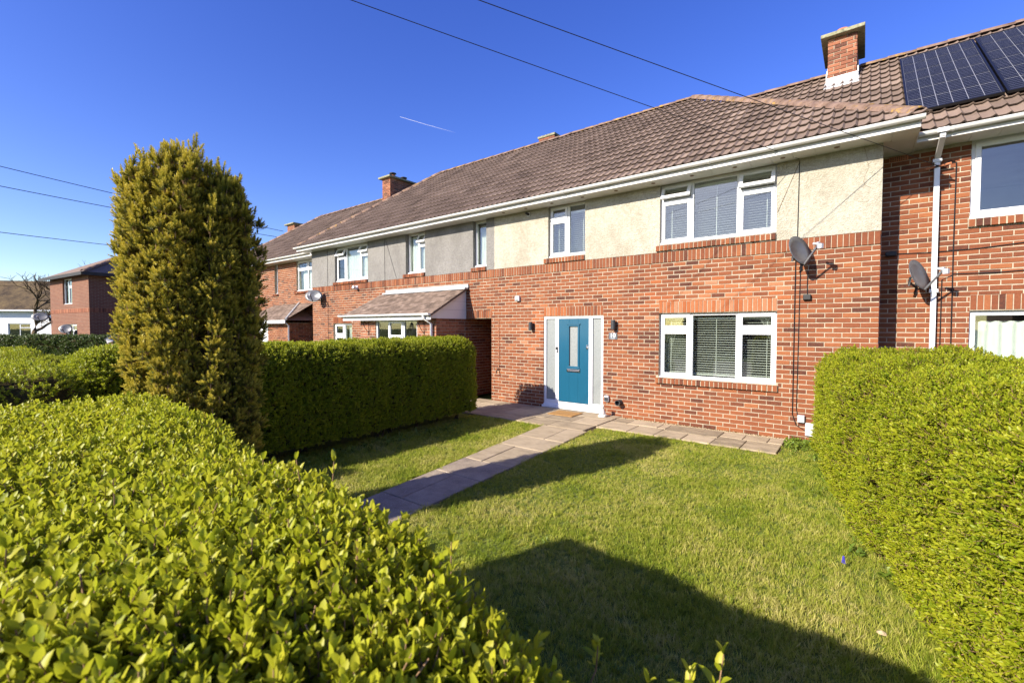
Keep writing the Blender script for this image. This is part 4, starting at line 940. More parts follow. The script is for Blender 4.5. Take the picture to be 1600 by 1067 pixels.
# ------------------------------------------------------------------ hedges
FR = R(-6)      # front boundary runs a little askew
def front_shape(P):
    P = P.copy(); t = np.clip((P[:, 0]-.88)/.45, 0, 1); P[:, 2] -= np.where(P[:, 2] > -.2, .16*t**1.5, 0); return P
front_hedge = hedge('privet_hedge', 'low bright green privet hedge along the front boundary right of the path', (-1.745, -8.575, .765), (1.375, .54, .71), FR, .12, P_FRONT, 60000, 31, amp=.03, shape=front_shape, sticks=900, up=.7, falloff=1.2, back=.3, inset=.045)
party = hedge('privet_hedge', 'tall clipped privet hedge with rounded end between the path and the grey house', (-6.83, -4.80, .88), (.56, 3.0, .70), 0, .32, P_PRIV, 36000, 41, inset=.09, amp=.045, falloff=2.5, sticks=500)
right_hedge = hedge('privet_hedge', 'broad sunlit privet hedge between the lawn and the solar-panel house', (.80, -3.9, .79), (.93, 3.6, .70), 0, .40, P_PRIV, 48000, 51, shear=-.20, amp=.07, inset=.07, falloff=1.3, sticks=1500)
hedge('privet_hedge', 'privet hedge along the front of the grey house\'s garden', (-9.45, -8.20, .74), (3.5, .62, .70), R(-3), .25, P_PRIV, 14000, 61, amp=.06, falloff=3)
hedge('laurel_hedge', 'dark clipped hedge in the distance behind the stooping person', (-28.2, -5.0, .72), (3.9, .6, .70), R(39), .25, P_DARK, 6000, 71, amp=.06, falloff=0, scl=(1.2, 1.9))
hedge('privet_hedge', 'shaded cross hedge between the far neighbours\' front gardens', (-16.2, -4.2, .55), (.5, 4.2, .53), 0, .22, P_PRIV, 5000, 81, amp=.05, falloff=0, scl=(1.1, 1.6))
# large leaves of the front hedge nearest the viewer, each a leaf of its own
LEAFM = []
for k in range(8):
    m = MB(); r = random.Random(k); leaf_geo(m, I4, .040, .019, r.uniform(.2, .6), r.uniform(0, .5), r.uniform(.3, 1)); LEAFM.append(m.mesh('leaf', 'front_privet', True))
stems = MB(); cnt = 0; rr = random.Random(5)
spots = [(-.80, -8.45, 1.45), (-.74, -8.46, 1.445), (-.545, -7.96, 1.245), (-.36, -7.93, 1.25), (-.385, -7.97, 1.255), (-.43, -8.02, 1.24), (-.34, -7.95, 1.20)]
spots += [(rr.uniform(-1.3, -.55), rr.uniform(-8.75, -8.12), None) for _ in range(27)]
for (x, y, z) in spots:
    z = z or 1.465-.16*max(0, (x+.9)/.45)**1.5+rr.uniform(-.02, .015); h = rr.uniform(.05, .085); lean = (rr.uniform(-.02, .02), rr.uniform(-.02, .02))
    stems.tube([(x, y, z-.08)] if y < -8.1 else [(x-.12, y-.22, z-.35), (x-.02, y-.03, z-.09)], .0022, 5, False) if y > -8.1 else None
    stems.tube([(x-.02*(y > -8.1), y-.03*(y > -8.1), z-.09), (x+lean[0]*.5, y+lean[1]*.5, z), (x+lean[0], y+lean[1], z+h)], [.0022, .0018, .0009], 5, False)
    for i in range(4):
        f = i/3
        for s in (0, math.pi):
            if cnt >= 280: break
            W4 = Matrix.Translation((x+lean[0]*f, y+lean[1]*f, z+h*f)) @ Matrix.Rotation(i*1.57+s+rr.uniform(-.4, .4), 4, 'Z') @ Matrix.Rotation(R(rr.uniform(20, 45)+f*35), 4, 'X')
            sc = rr.uniform(.6, 1.1)*(1-.35*f); mesh_obj('leaf', LEAFM[cnt % 8], W4.translation, front_hedge, W4.to_euler(), (sc, sc, sc)); cnt += 1
tag(stems.build('shoot_stems', 'twig', front_hedge), kind='stuff')

# ------------------------------------------------------------------ columnar yew
def yew_sprig(k, L=.085, n=50):
    r = random.Random(k+300); mb = MB(); mb.tube([(0, 0, -.03), (0, 0, L)], [.002, .0008], 4, False, .5, 1)
    for i in range(n):
        f = i/n; z = L*f; a = i*2.4+r.uniform(-.3, .3); el = R(r.uniform(10, 45)+35*f); l = .026*r.uniform(.7, 1.15)*(1-.4*f**3)
        T = Matrix.Translation((0, 0, z)) @ Matrix.Rotation(a, 4, 'Z') @ Matrix.Rotation(el, 4, 'X'); w2 = .0023; ti = min(1, max(0, .1+.8*f+r.uniform(-.15, .15)))
        mb.add([T @ Vector(p) for p in ((-w2, 0, 0), (w2, 0, 0), (w2*1.1, l*.6, 0), (0, l, -.002), (-w2*1.1, l*.6, 0))], [(0, 1, 2, 3, 4)], ti)
    return proto(mb, 'yew_shoot', ['yew', 'twig'], False)
P_YEW = [yew_sprig(k) for k in range(5)]
YX, YY = -4.57, -7.28
yew = base('yew_tree', (YX, YY, 0)); tag(yew, 'tall columnar golden-green yew tree standing at the corner of the hedges', 'tree')
pts, dirs, scl = [], [], []; br = MB(); ry = np.random.default_rng(77)
nl = 76; cen = np.array([YX, YY, 0])
for i in range(nl):
    a = i*2.39996+ry.normal()*.1; rm = .455*math.sqrt((i+.5)/nl)*(1+ry.normal()*.05); topz = 3.12-.22*(rm/.46)**4+ry.normal()*.06-.16*max(0, math.cos(a-R(38)))*rm/.46
    def lead(f):
        z = .12+(topz-.12)*f; rad = rm*(.68+.32*min(1, (z/2.1))**.9)*(1-.05*max(0, f-.6)**1.5*4)
        return np.array([YX+rad*math.cos(a+.12*math.sin(3*f+i)), YY+rad*math.sin(a+.12*math.sin(3*f+i)), z])
    br.tube([tuple(cen*[.25, .25, 0]+lead(f)*[.75, .75, 1]) for f in (0, .25, .5, .75, .93)], [.014, .012, .009, .006, .003], 5)
    o_ = np.array([math.cos(a), math.sin(a), 0]); f = .03 if rm > .30 else .6
    while f < 1.0:
        size = ry.uniform(.045, .075)*(1 if f < .9 else .65); c0 = lead(min(f, .985))+o_*ry.normal()*.02+np.cross(o_, [0, 0, 1])*ry.normal()*.025
        for _ in range(int(34*size/.06)):          # one tuft: shoots spreading from its heart
            d = ry.normal(size=3)*.55+o_*.55+np.array([0, 0, .8 if ry.random() < .6 else .25]); d /= np.linalg.norm(d)
            pts.append(c0+d*size*ry.uniform(.2, 1.0)); dirs.append(d*.8+np.array([0, 0, .55])+ry.normal(size=3)*.15); scl.append(ry.uniform(.45, .85))
        if ry.random() < .35: pts.append(c0+o_*size*.8); dirs.append(np.array([0, 0, 1.])+o_*.15+ry.normal(size=3)*.1); scl.append(ry.uniform(1.1, 1.6))
        f += ry.uniform(.085, .14)/(topz-.12)
    for _ in range(4): pts.append(lead(.985)+ry.normal(size=3)*.015+np.array([0, 0, ry.uniform(0, .07)])); dirs.append(np.array([0, 0, 1.])+ry.normal(size=3)*.15); scl.append(ry.uniform(.9, 1.4))
br.build('limbs', 'bark', yew)
tk = MB(); tk.tube([(YX, YY, -.05), (YX+.02, YY, .5), (YX, YY+.02, 1.4), (YX, YY, 2.6)], [.17, .13, .09, .04], 10); tk.build('trunk', 'bark', yew)
tag(scatter('crown', P_YEW, np.array(pts), np.array(dirs), np.array(scl), yew, seed=5), kind='stuff')

# ------------------------------------------------------------------ grass
def tuft(k, h, n):
    r = random.Random(k+500); mb = MB()
    for i in range(n):
        a = r.uniform(0, 6.28); x, y = r.gauss(0, .014), r.gauss(0, .014); hh = h*r.uniform(.5, 1.15); ln = r.uniform(.25, .95)*hh; wd = r.uniform(.0011, .0021); ca, sa = math.cos(a), math.sin(a); tx, ty = -sa*wd, ca*wd; ti = r.random()
        p = [(x-tx, y-ty, 0), (x+tx, y+ty, 0), (x+tx*.9+ca*ln*.4, y+ty*.9+sa*ln*.4, hh*.6), (x-tx*.9+ca*ln*.4, y-ty*.9+sa*ln*.4, hh*.6), (x+ca*ln, y+sa*ln, hh*.95)]
        mb.add(p, [(0, 1, 2, 3), (3, 2, 4)], ti)
    return proto(mb, 'grass_tuft', 'grass', False)
P_GRASS = [tuft(k, .040, 13) for k in range(6)]; P_LONG = [tuft(k+9, .075, 11) for k in range(4)]
def lawn_points(n, region, seed):
    r = np.random.default_rng(seed); x0, x1, y0, y1 = region; out = []
    p = np.stack([r.uniform(x0, x1, n), r.uniform(y0, y1, n)], 1)
    d = np.hypot(p[:, 0]-CAM[0], p[:, 1]-CAM[1]); keep = r.random(n) < np.clip(3.6/d, .35, 1)**1.0
    pl, pr2 = -4.87+.126*(-1.62-p[:, 1]), -3.98+.075*(-1.1-p[:, 1]); e = .03*np.sin(p[:, 1]*9)+.025*np.sin(p[:, 1]*23+1)
    keep &= ~((p[:, 0] > pl+.03+e) & (p[:, 0] < pr2-.03+e) & (p[:, 1] < -1.62))
    keep &= ~((p[:, 1] > -1.66+e*.6) & (p[:, 0] < -3.95)); keep &= ~((p[:, 1] > -1.22+.5*e) & (p[:, 0] > -4.06) & (p[:, 0] < -1.12)); keep &= ~((p[:, 0] >= -1.12) & (p[:, 1] > -.12))
    return p[keep]
p = lawn_points(105000, (-6.6, 1.0, -8.0, -.1), 3); n = len(p); r = np.random.default_rng(8)
gp_ = np.concatenate([p, np.zeros((n, 1))], 1); cl = .8+.22*np.sin(p[:, 0]*2.1+np.sin(p[:, 1]*1.7)*2)*np.sin(p[:, 1]*2.6+1)+r.normal(size=n)*.13
cl *= np.where(p[:, 0] < PATH_L(p[:, 1]), 1.25, 1)
gr = scatter('grass', P_GRASS, gp_, np.array([0, 0, 1.])+r.normal(size=(n, 3))*.22, np.clip(cl, .4, 1.6), None, seed=12); tag(gr, 'short green and straw-tinged lawn grass in front of the house', 'grass', kind='stuff')
# ranker grass at the hedge feet and lawn edges
q = lawn_points(60000, (-6.6, .6, -8.0, -.1), 4); hx = -.66+(-.48-q[:, 1])*.2
near = np.exp(-np.abs(q[:, 0]-hx+.15)/.16)+np.exp(-np.abs(q[:, 0]+6.15)/.14)+.9*np.exp(-np.abs(q[:, 0]-PATH_L(q[:, 1])+.06)/.07)+.8*np.exp(-np.abs(q[:, 0]-PATH_R(q[:, 1])-.06)/.06)+.7*np.exp(-np.abs(q[:, 1]+1.28)/.06)*(q[:, 0] > -4)+.10+.25*(q[:, 1] < -5.2)
q = q[r.random(len(q)) < near*.5]; n = len(q)
g2 = scatter('long_grass', P_LONG, np.concatenate([q, np.zeros((n, 1))], 1), np.array([0, 0, 1.])+r.normal(size=(n, 3))*.3, r.uniform(.5, 1.05, n), None, seed=13); tag(g2, 'longer rank grass at the hedge feet and path edges', 'grass', kind='stuff')
# gravel along the wall foot
def pebble(k):
    r_ = random.Random(k); bm = bmesh.new(); bmesh.ops.create_icosphere(bm, subdivisions=1, radius=1)
    for v in bm.verts: v.co = Vector((v.co.x*r_.uniform(.8, 1.2), v.co.y*r_.uniform(.7, 1.1), v.co.z*r_.uniform(.5, .8)))
    me = bpy.data.meshes.new('pebble'); bm.to_mesh(me); bm.free(); me.materials.append(M['gravel']); return bpy.data.objects.new('pebble', me)
n = 3200; gx = np.stack([r.uniform(-4.1, -1.1, n), -.16+np.clip(r.normal(size=n)*.045, -.11, .13), r.uniform(.004, .018, n)], 1)
tag(scatter('gravel', [pebble(k) for k in range(5)], gx, np.array([0, 0, 1.])+r.normal(size=(n, 3))*.4, r.uniform(.005, .012, n), None, seed=14), 'tan gravel strip between the patio slabs and the brick wall', 'gravel', kind='stuff')
# weeds by the wall corner and along the shady hedge
def weed(k):
    mb = MB(); r_ = random.Random(k+70)
    for i in range(14):
        T = Matrix.Translation((r_.gauss(0, .02), r_.gauss(0, .02), r_.uniform(0, .05))) @ Matrix.Rotation(r_.uniform(0, 6.28), 4, 'Z') @ Matrix.Rotation(R(r_.uniform(10, 65)), 4, 'X'); leaf_geo(mb, T, r_.uniform(.03, .06), r_.uniform(.014, .028), .2, .4, r_.random())
    return proto(mb, 'weed', 'weed')
n = 760; a_ = np.concatenate([np.stack([r.uniform(-3.4, -.4, 340), r.uniform(-6.5, -1.4, 340)], 1), np.stack([r.uniform(-1.1, -.5, 200), -.15-np.abs(r.normal(size=200))*.28], 1), np.stack([-6.12+r.normal(size=130)*.1, r.uniform(-6, -2, 130)], 1), np.stack([r.normal(size=90)*.1, r.uniform(-4.8, -1, 90)], 1)])
hx = -.66+(-.48-a_[670:, 1])*.2; a_[670:, 0] += hx-.12
tag(scatter('weeds', [weed(k) for k in range(4)], np.concatenate([a_, np.zeros((n, 1))], 1), np.array([0, 0, 1.])+r.normal(size=(n, 3))*.2, np.where(np.arange(n) < 340, r.uniform(.25, .5, n), r.uniform(.5, 1.3, n)), None, seed=15), 'low leafy weeds in the lawn, at the wall corner and hedge feet', 'weeds', kind='stuff')
for (x, y), lb_ in zip(((-.26, -3.22), (-.27, -4.45)), ('small blue grape hyacinth in the lawn by the middle of the broad hedge', 'small blue grape hyacinth in the lawn nearer the front shadow')):
    fo = base('grape_hyacinth', (x, y, 0)); tag(fo, lb_, 'flower'); MB().tube([(x, y, 0), (x+.005, y, .06), (x+.004, y, .10)], .0022, 5).build('flower_stem', 'weed', fo)
    m = MB()
    for i in range(34):
        f = i/34; rr_2 = .011*(1-.75*f); a = i*2.4; m.lathe([(.001, -.004), (.0045, 0), (.001, .004)], 5, Matrix.Translation((x+.004+rr_2*math.cos(a), y+rr_2*math.sin(a), .055+.055*f)))
    m.build('flower_head', 'blue_flower', fo)
st = pebble(77); st2 = bpy.data.objects.new('stone', st.data.copy()); st2.location = (-.06, -5.22, .02); st2.scale = (.03, .022, .02); link(st2); tag(st2, 'small pale stone lying in the grass by the broad hedge', 'stone')

# ------------------------------------------------------------------ things fixed to the walls
def dish(label, x, y, z, yaw, wall_y, rx=.22, rz=.27, mat='dish_grey', arm=True):
    """oval offset dish on a wall bracket; yaw: direction the bowl faces, 0 = towards -y"""
    r = empty('satellite_dish', (x, y, z), R(yaw)); tag(r, label, 'satellite dish')
    m = MB(); n = 24; prof = [(0, .055), (.35, .048), (.7, .026), (1, 0)]
    for side in (0, 1):
        for f, d in prof:
            for k in range(n):
                a = 2*math.pi*k/n; m.v.append((f*rx*math.cos(a), d+.006*side, f*rz*math.sin(a)))
    np_ = len(prof)
    for side in (0, 1):
        b = side*np_*n
        for i in range(np_-1):
            for k in range(n):
                q = (b+i*n+k, b+(i+1)*n+k, b+(i+1)*n+(k+1) % n, b+i*n+(k+1) % n); m.f.append(q if side else q[::-1]); m.t.append(.5); m.mi.append(0)
    for k in range(n): o = (np_-1)*n; m.f.append((o+k, o+(k+1) % n, o+np_*n+(k+1) % n, o+np_*n+k)); m.t.append(.5); m.mi.append(0)
    T = Matrix.Rotation(R(-18), 4, 'X')
    for i, p in enumerate(m.v): m.v[i] = tuple(T @ Vector(p))
    m.build('bowl', mat, r, True)
    a = MB(); e = T @ Vector((0, 0, -rz)); h = T @ Vector((0, -.30, -.05)); a.box(-.012, .012, -.012, .012, 0, (h-e).length, M4=Matrix.Translation(e) @ (h-e).to_track_quat('Z', 'X').to_matrix().to_4x4()); a.build('feed_arm', 'dish_grey', r)
    l = MB(); l.lathe([(.028, 0), (.028, .03), (.018, .035), (.018, .09)], 12, Matrix.Translation(h) @ Matrix.Rotation(R(-80), 4, 'X')); l.box(h.x-.022, h.x+.022, h.y-.05, h.y+.01, h.z-.07, h.z+.0); l.build('receiver', 'box_grey', r)
    b = MB(); b.tube([T @ Vector((0, .055, 0)), T @ Vector((0, .12, 0)), (0, .13, -.16)], .018, 8)
    inv = Matrix.Rotation(R(-yaw), 4, 'Z'); wv = inv @ Vector((0, wall_y-y, 0)); b.tube([(0, .13, -.1), (wv.x*.98, wv.y*.98, -.18)], .016, 8); b.build('bracket', 'charcoal', r)
    MB().box(wv.x-.05, wv.x+.05, wv.y-.012, wv.y-.001, -.28, -.08).build('wall_plate', 'charcoal', r)
    return r
dish('dark grey satellite dish on the brick wall right of the blue door\'s window', -.98, -.34, 3.03, 58, 0, .22, .24)
dish('dark grey satellite dish beside the white downpipe of the set-back house', .46, .40, 2.62, 58, .75, .20, .24)
dish('dark oval satellite dish below the grey rendered wall', -15.35, -.32, 2.93, 38, 0, .30, .22)
c = MB(); c.tube([(-1.04, -.02, 4.5), (-1.05, -.024, 3.3), (-1.07, -.02, 2.9), (-1.075, -.015, .42), (-1.02, -.02, .25), (-.90, -.02, .18)], .0065, 5); o = c.build('phone_cable', 'black'); tag(o, 'black cable clipped down the front wall from the eaves to the white box', 'cable')
c = MB(); c.tube([(-1.0, -.015, 3.0), (-1.02, -.012, .5), (-.99, -.02, .35), (-.96, -.02, .34)], .0055, 5); tag(c.build('aerial_cable', 'black'), 'second black cable running down beside the phone cable', 'cable')
c = MB(); c.tube([(-1.04, -.02, 4.48), (-1.34, -.02, 3.72)], .004, 5); tag(c.build('slack_cable', 'wood'), 'thin slack cable slanting across the cream render to the wide window', 'cable')
c = MB(); c.tube([(-.90, -.02, 2.74), (-.905, -.012, 2.5), (-.90, -.012, 2.35)], .006, 5); tag(c.build('dish_cable', 'black'), 'short cable from the dish to its black junction box', 'cable')
for nm, (x0, x1, z0, z1, mt), lb in (('junction_box', (-.955, -.85, 2.27, 2.36, 'black'), 'small black junction box under the front satellite dish'), ('cable_box', (-1.0, -.90, .30, .42, 'box_grey'), 'small grey cable box low on the front wall'), ('meter_box', (-.89, -.74, .10, .30, 'box_white'), 'white utility box low on the wall by the broad hedge')):
    b = empty(nm, ((x0+x1)/2, -.03, z0)); tag(b, lb, 'box'); w2 = (x1-x0)/2; MB().box(-w2, w2, -.03, .029, 0, z1-z0).build('case', mt, b, bevel=.008); MB().box(-w2*.92, w2*.92, -.037, -.0305, .008, z1-z0-.008).build('lid', mt, b, bevel=.004)
c = MB(); c.tube([(-.82, -.02, .12), (-.83, -.02, .02)], .008, 6); c.tube([(-.78, -.02, .12), (-.77, -.02, .0)], .008, 6); tag(c.build('conduit', 'black'), 'black conduits running from the white utility box into the ground', 'conduit')
def lamp(label, x, z):
    r = empty('wall_lamp', (x, 0, z)); tag(r, label, 'wall lamp', 'lamps flanking the door')
    m = MB(); m.lathe([(.040, -.095), (.046, -.09), (.046, .09), (.040, .095)], 18, Matrix.Translation((0, -.085, 0))); m.build('lamp_body', 'charcoal', r, False)
    MB().box(-.03, .03, -.045, 0, -.06, .06).build('lamp_bracket', 'charcoal', r, bevel=.004)
    for s in (-1, 1): g = MB(); g.lathe([(.034, 0), (.034, .003)], 14, Matrix.Translation((0, -.085, s*.0965-.0015))); g.build('lens', 'frosted', r)
lamp('charcoal cylinder wall lamp on the passage side of the blue door', -6.27, 1.86); lamp('charcoal cylinder wall lamp above the number plate', -4.21, 1.885)
r = empty('number_plate', (-4.25, -.004, 1.655)); tag(r, 'slate number plate reading 10 under the right-hand lamp', 'sign')
MB().box(-.092, .092, -.012, .003, -.068, .068).build('plate', 'slate', r, bevel=.004)
def text(body, size, loc, parent, mat, name):
    cu = bpy.data.curves.new('t', 'FONT'); cu.body = body; cu.size = size; cu.align_x = 'CENTER'; cu.align_y = 'CENTER'; cu.extrude = .0015; o_ = bpy.data.objects.new('t', cu); COL.objects.link(o_)
    me = bpy.data.meshes.new_from_object(o_.evaluated_get(bpy.context.evaluated_depsgraph_get())); bpy.data.objects.remove(o_); me.materials.clear(); me.materials.append(M[mat]); return mesh_obj(name, me, loc, parent, (R(90), 0, 0))
tx = text('10', .13, (0, -.0145, .012), r, 'plate_text', 'numerals'); MB().box(-.045, .045, -.0145, -.0122, -.052, -.046).build('rule', 'plate_text', r)
r = empty('sensor_box', (-6.68, -.0, 2.51)); tag(r, 'small white alarm sensor on the bricks left of the door', 'sensor'); MB().box(-.06, .06, -.07, -.001, -.06, .06).build('case', 'box_white', r, bevel=.012); MB().box(-.045, .045, -.078, -.0705, -.05, .0).build('lens', 'frosted', r, bevel=.004)
r = empty('security_camera', (-6.37, 0, 4.44)); tag(r, 'small white security camera under the eaves above the lamp', 'camera'); MB().box(-.03, .03, -.03, -.017, -.04, .04).build('mount', 'box_white', r); m = MB(); m.lathe([(.03, 0), (.03, .09), (.024, .095)], 12, Matrix.Translation((0, -.03, 0)) @ Matrix.Rotation(R(80), 4, 'X')); m.build('body', 'black', r)
r = empty('security_camera', (-13.2, 0, 3.13)); tag(r, 'white bullet camera on the brick band of the grey house', 'camera'); MB().box(-.05, .05, -.05, -.001, -.05, .05).build('mount', 'box_white', r, bevel=.01); m = MB(); m.lathe([(.05, 0), (.055, .14), (.04, .15)], 12, Matrix.Translation((0, -.04, -.05)) @ Matrix.Rotation(R(70), 4, 'X')); m.build('body', 'box_white', r)
r = empty('floodlight', (.14, .75, 2.99)); tag(r, 'small black floodlight in the shaded corner of the set-back wall', 'lamp'); MB().box(-.07, .07, -.10, -.03, -.035, .035).build('head', 'black', r, bevel=.01); MB().box(-.02, .02, -.03, -.001, -.02, .02).build('bracket', 'black', r)
r = empty('outdoor_socket', (-4.37, 0, .36)); tag(r, 'grey outdoor socket low beside the door frame', 'socket'); MB().box(-.05, .05, -.055, -.001, -.065, .065).build('case', 'box_grey', r, bevel=.012); MB().box(-.04, .04, -.064, -.0555, -.05, .03).build('cover', 'charcoal', r, bevel=.006)
r = empty('flue_vent', (-4.08, 0, .31)); tag(r, 'dark grey flue vent low on the wall right of the door', 'vent'); m = MB(); m.lathe([(.055, -.001), (.055, .05), (.05, .055), (.05, .13), (.058, .135), (.058, .15), (.045, .15), (.04, .06)], 18, Matrix.Rotation(R(90), 4, 'X')); m.build('pipe', 'charcoal', r); MB().tube([(.0, -.06, -.06), (.02, -.10, -.09)], .008, 6).build('drip_spout', 'charcoal', r)
r = empty('garden_tap', (-7.28, 0, .78)); tag(r, 'dark garden tap on a thin pipe at the passage corner', 'tap'); m = MB(); m.tube([(0, -.012, 1.25), (0, -.012, -.0)], .008, 6); m.build('pipe', 'terracotta', r); m = MB(); m.tube([(0, -.001, 0), (0, -.08, .0), (0, -.10, -.02), (0, -.10, -.07)], .013, 8); m.build('spout', 'black', r); m = MB(); m.tube([(0, -.05, 0), (0, -.05, .05)], .006, 6); m.tube([(-.035, -.05, .05), (.035, -.05, .05)], .008, 6); m.build('handle', 'black', r)
# doormat
r = empty('doormat', (-5.08, -.47, .03)); tag(r, 'tan coir doormat lying before the blue door', 'doormat'); MB().box(-.29, .29, -.27, .20, 0, .016).build('mat', 'coir', r, bevel=.006)
# statue: small white seated cat
r = empty('cat_ornament', (-4.33, -.30, .028)); tag(r, 'small white seated cat ornament on the step beside the door frame', 'ornament')
m = MB(); m.lathe([(.085, 0), (.09, .012), (.085, .03), (.075, .035)], 16); m.build('plinth', 'statue', r, True)
m = MB(); m.lathe([(.055, .03), (.07, .05), (.068, .09), (.05, .14), (.036, .17), (.03, .18)], 16, Matrix.Diagonal((.85, 1.1, 1, 1))); m.build('body', 'statue', r, True)
m = MB(); m.lathe([(.012, .168), (.034, .18), (.042, .20), (.036, .225), (.012, .238)], 14, Matrix.Translation((0, -.015, 0))); 
for s in (-1, 1): m.lathe([(.012, .222), (.002, .258)], 6, Matrix.Translation((s*.024, -.012, 0)))
m.build('head', 'statue', r, True)
m = MB(); m.tube([(.04, .05, .045), (.085, .0, .042), (.07, -.05, .042), (.03, -.07, .042)], [.014, .013, .011, .006], 8); m.build('tail', 'statue', r, True)

# ------------------------------------------------------------------ overhead wires, pole, contrail
def hang(a, b, sag, r=.009, n=40):
    a, b = Vector(a), Vector(b); return [tuple(a.lerp(b, i/n)-Vector((0, 0, sag*4*(i/n)*(1-i/n)))) for i in range(n+1)], r
pole_top = Vector((-15.39, -21.70, 8.5))
r = base('telegraph_pole', (-15.39, -21.7, 0)); tag(r, 'wooden telegraph pole across the road carrying the phone wires', 'pole'); m = MB(); m.tube([(-15.39, -21.7, -.3), (-15.39, -21.7, 8.7)], [.15, .10], 12); m.build('post', 'wood', r); MB().box(-15.9, -14.9, -21.75, -21.65, 8.35, 8.45).build('crossarm', 'wood', r)
for b_, lb in (((-1.04, -.03, 4.52), 'overhead phone wire reaching the cream rendered wall'), ((.645, .62, 4.24), 'overhead phone wire reaching the set-back house by its downpipe')):
    pts_, rad_ = hang(pole_top, b_, .10); m = MB(); m.tube(pts_, .0048, 5); tag(m.build('phone_wire', 'black'), lb, 'wire')
r = base('wire_bracket', (.645, .62, 4.2)); tag(r, 'terracotta-coloured wire bracket on the downpipe of the set-back house', 'bracket'); m = MB(); m.tube([(.52, .66, 4.22), (.80, .64, 4.25)], .016, 6); m.build('bar', 'terracotta', r); MB().box(.63, .66, .63, .75, 4.22, 4.25).build('stay', 'black', r)
for (a_, b_, lb) in (((-30.0, -22, 10.6), (-30.57, 6.04, 8.14), 'upper distant wire crossing the sky behind the yew'), ((-30.0, -22, 9.2), (-30.56, 6.03, 7.70), 'middle distant wire crossing the sky behind the yew'), ((-26.6, -14.6, 5.75), (-37.5, 1.2, 6.95), 'lower distant wire reaching the house at the end')):
    pts_, rad_ = hang(a_, b_, .35 if 'lower' not in lb else .1); m = MB(); m.tube(pts_, .016, 5); tag(m.build('distant_wire', 'black'), lb, 'wire')
t = NT('contrail'); t.set(1, 0); tc = t.n('TexCoord'); sp_ = t.n('SeparateXYZ'); t.l(tc.outputs['Generated'], sp_.inputs[0])
tr = t.n('BsdfTransparent'); mx = t.n('MixShader'); t.b.inputs['Base Color'].default_value = (.9, .9, .92, 1); t.l(t.ramp(sp_.outputs[0], [(0, (.45, .45, .45)), (1, (0, 0, 0))]), mx.inputs[0]); t.l(tr.outputs[0], mx.inputs[1]); t.l(t.b.outputs[0], mx.inputs[2]); t.l(mx.outputs[0], t.out.inputs[0]); M['contrail'] = t.m
m = MB(); m.tube([(-1630, 1297, 924), (-1535, 1370, 889), (-1435, 1445, 854)], [.8, 1.3, 1.8], 8); tag(m.build('contrail', 'contrail'), 'thin white aircraft trail fading across the blue sky', 'contrail')

# ------------------------------------------------------------------ distance
def simple_house(name, label, cx, cy, rz, wx, wy, ze, zr, wallm, roofm, wins, ridge_in, over=.35, chim=None):
    h = empty(name, (cx, cy, 0), rz); tag(h, label, 'house')
    ops = [(a, b, c, d) for s, a, b, c, d in wins if s == 'f']
    f = backing(MB(), front(-wy/2), -wx/2, wx/2, 0, ze, ops, 0, .25).build('front_wall', wallm, h)
    ops2 = [(a, b, c, d) for s, a, b, c, d in wins if s == 'r']
    T = Matrix.Translation((wx/2, 0, 0)) @ Matrix.Rotation(R(90), 4, 'Z'); backing(MB(), T, -wy/2+.251, wy/2, 0, ze, ops2, 0, .25).build('side_wall', wallm, h)
    MB().box(-wx/2, -wx/2+.25, -wy/2+.251, wy/2, 0, ze).build('end_wall', wallm, h); MB().box(-wx/2+.251, wx/2-.251, wy/2-.25, wy/2, 0, ze).build('rear_wall', wallm, h)
    a, b, e = wx/2+over, wy/2+over, ze; rr2 = wx/2-ridge_in
    rf = MB(); rf.add([(-a, -b, e), (a, -b, e), (a, b, e), (-a, b, e), (-rr2, 0, zr), (rr2, 0, zr)], [(0, 1, 5, 4), (1, 2, 5), (2, 3, 4, 5), (3, 0, 4), (3, 2, 1, 0)]); ro = rf.build('roof', roofm, h)
    MB().box(-a, a, -b-.03, -b, e-.14, e+.02).box(a, a+.03, -b, b, e-.14, e+.02).build('gutter', 'dark_fascia' if roofm == 'tile' else 'white_plastic', h)
    for s, wa, wb, wc, wd in wins:
        TT = front(-wy/2) if s == 'f' else T
        window(h, TT, wa, wb, wc, wd, [(wa, (wa+wb)/2, wc, wd, 'F'), ((wa+wb)/2, wb, wc, wc+(wd-wc)*.65, 'F'), ((wa+wb)/2, wb, wc+(wd-wc)*.65, wd, 'C')], .08)
    if chim:
        MB().box(chim[0]-.35, chim[0]+.35, -.3, .3, zr-1, zr+chim[1]).build('chimney', 'far_brick', ro)
    return h, ro
# house at the end: sunlit front, shaded side facing the terrace
fx, fy = -31.7, -3.4; wx_, wy_ = 6.2, 9.0; rz_ = R(6)
cx_ = fx-(wx_/2)*math.cos(rz_)-(wy_/2)*math.sin(rz_); cy_ = fy-(wx_/2)*math.sin(rz_)+(wy_/2)*math.cos(rz_)
hf, hfr = simple_house('brick_house', 'detached brick house with hipped roof at the end of the gardens', cx_, cy_, rz_, wx_, wy_, 4.62, 7.2, 'far_brick', 'tile', [('f', -.9, .6, 3.1, 4.5), ('f', -.6, 1.2, .9, 2.0)], 3.0)
for T_, a in ((Matrix.Rotation(0, 4, 'Z'), wx_), (Matrix.Rotation(R(90), 4, 'Z'), wy_)):
    m = MB(); off = -wy_/2 if a == wx_ else -wx_/2
    n_ = int(a/.075)
    for i in range(n_): m.box(-a/2+i*.075+.006, -a/2+(i+1)*.075-.006, off-.012, off+.01, 2.62, 2.84, min(.99, max(0, random.gauss(.5, .2))), T_)
    tag(m.build('soldier_course', 'brown_brick', hf), kind='stuff')
m = MB(); m.tube([(wx_/2+.06, -2.2, 4.5), (wx_/2+.06, -2.2, .1)], .05, 8); m.build('downpipe', 'black', hf, True)
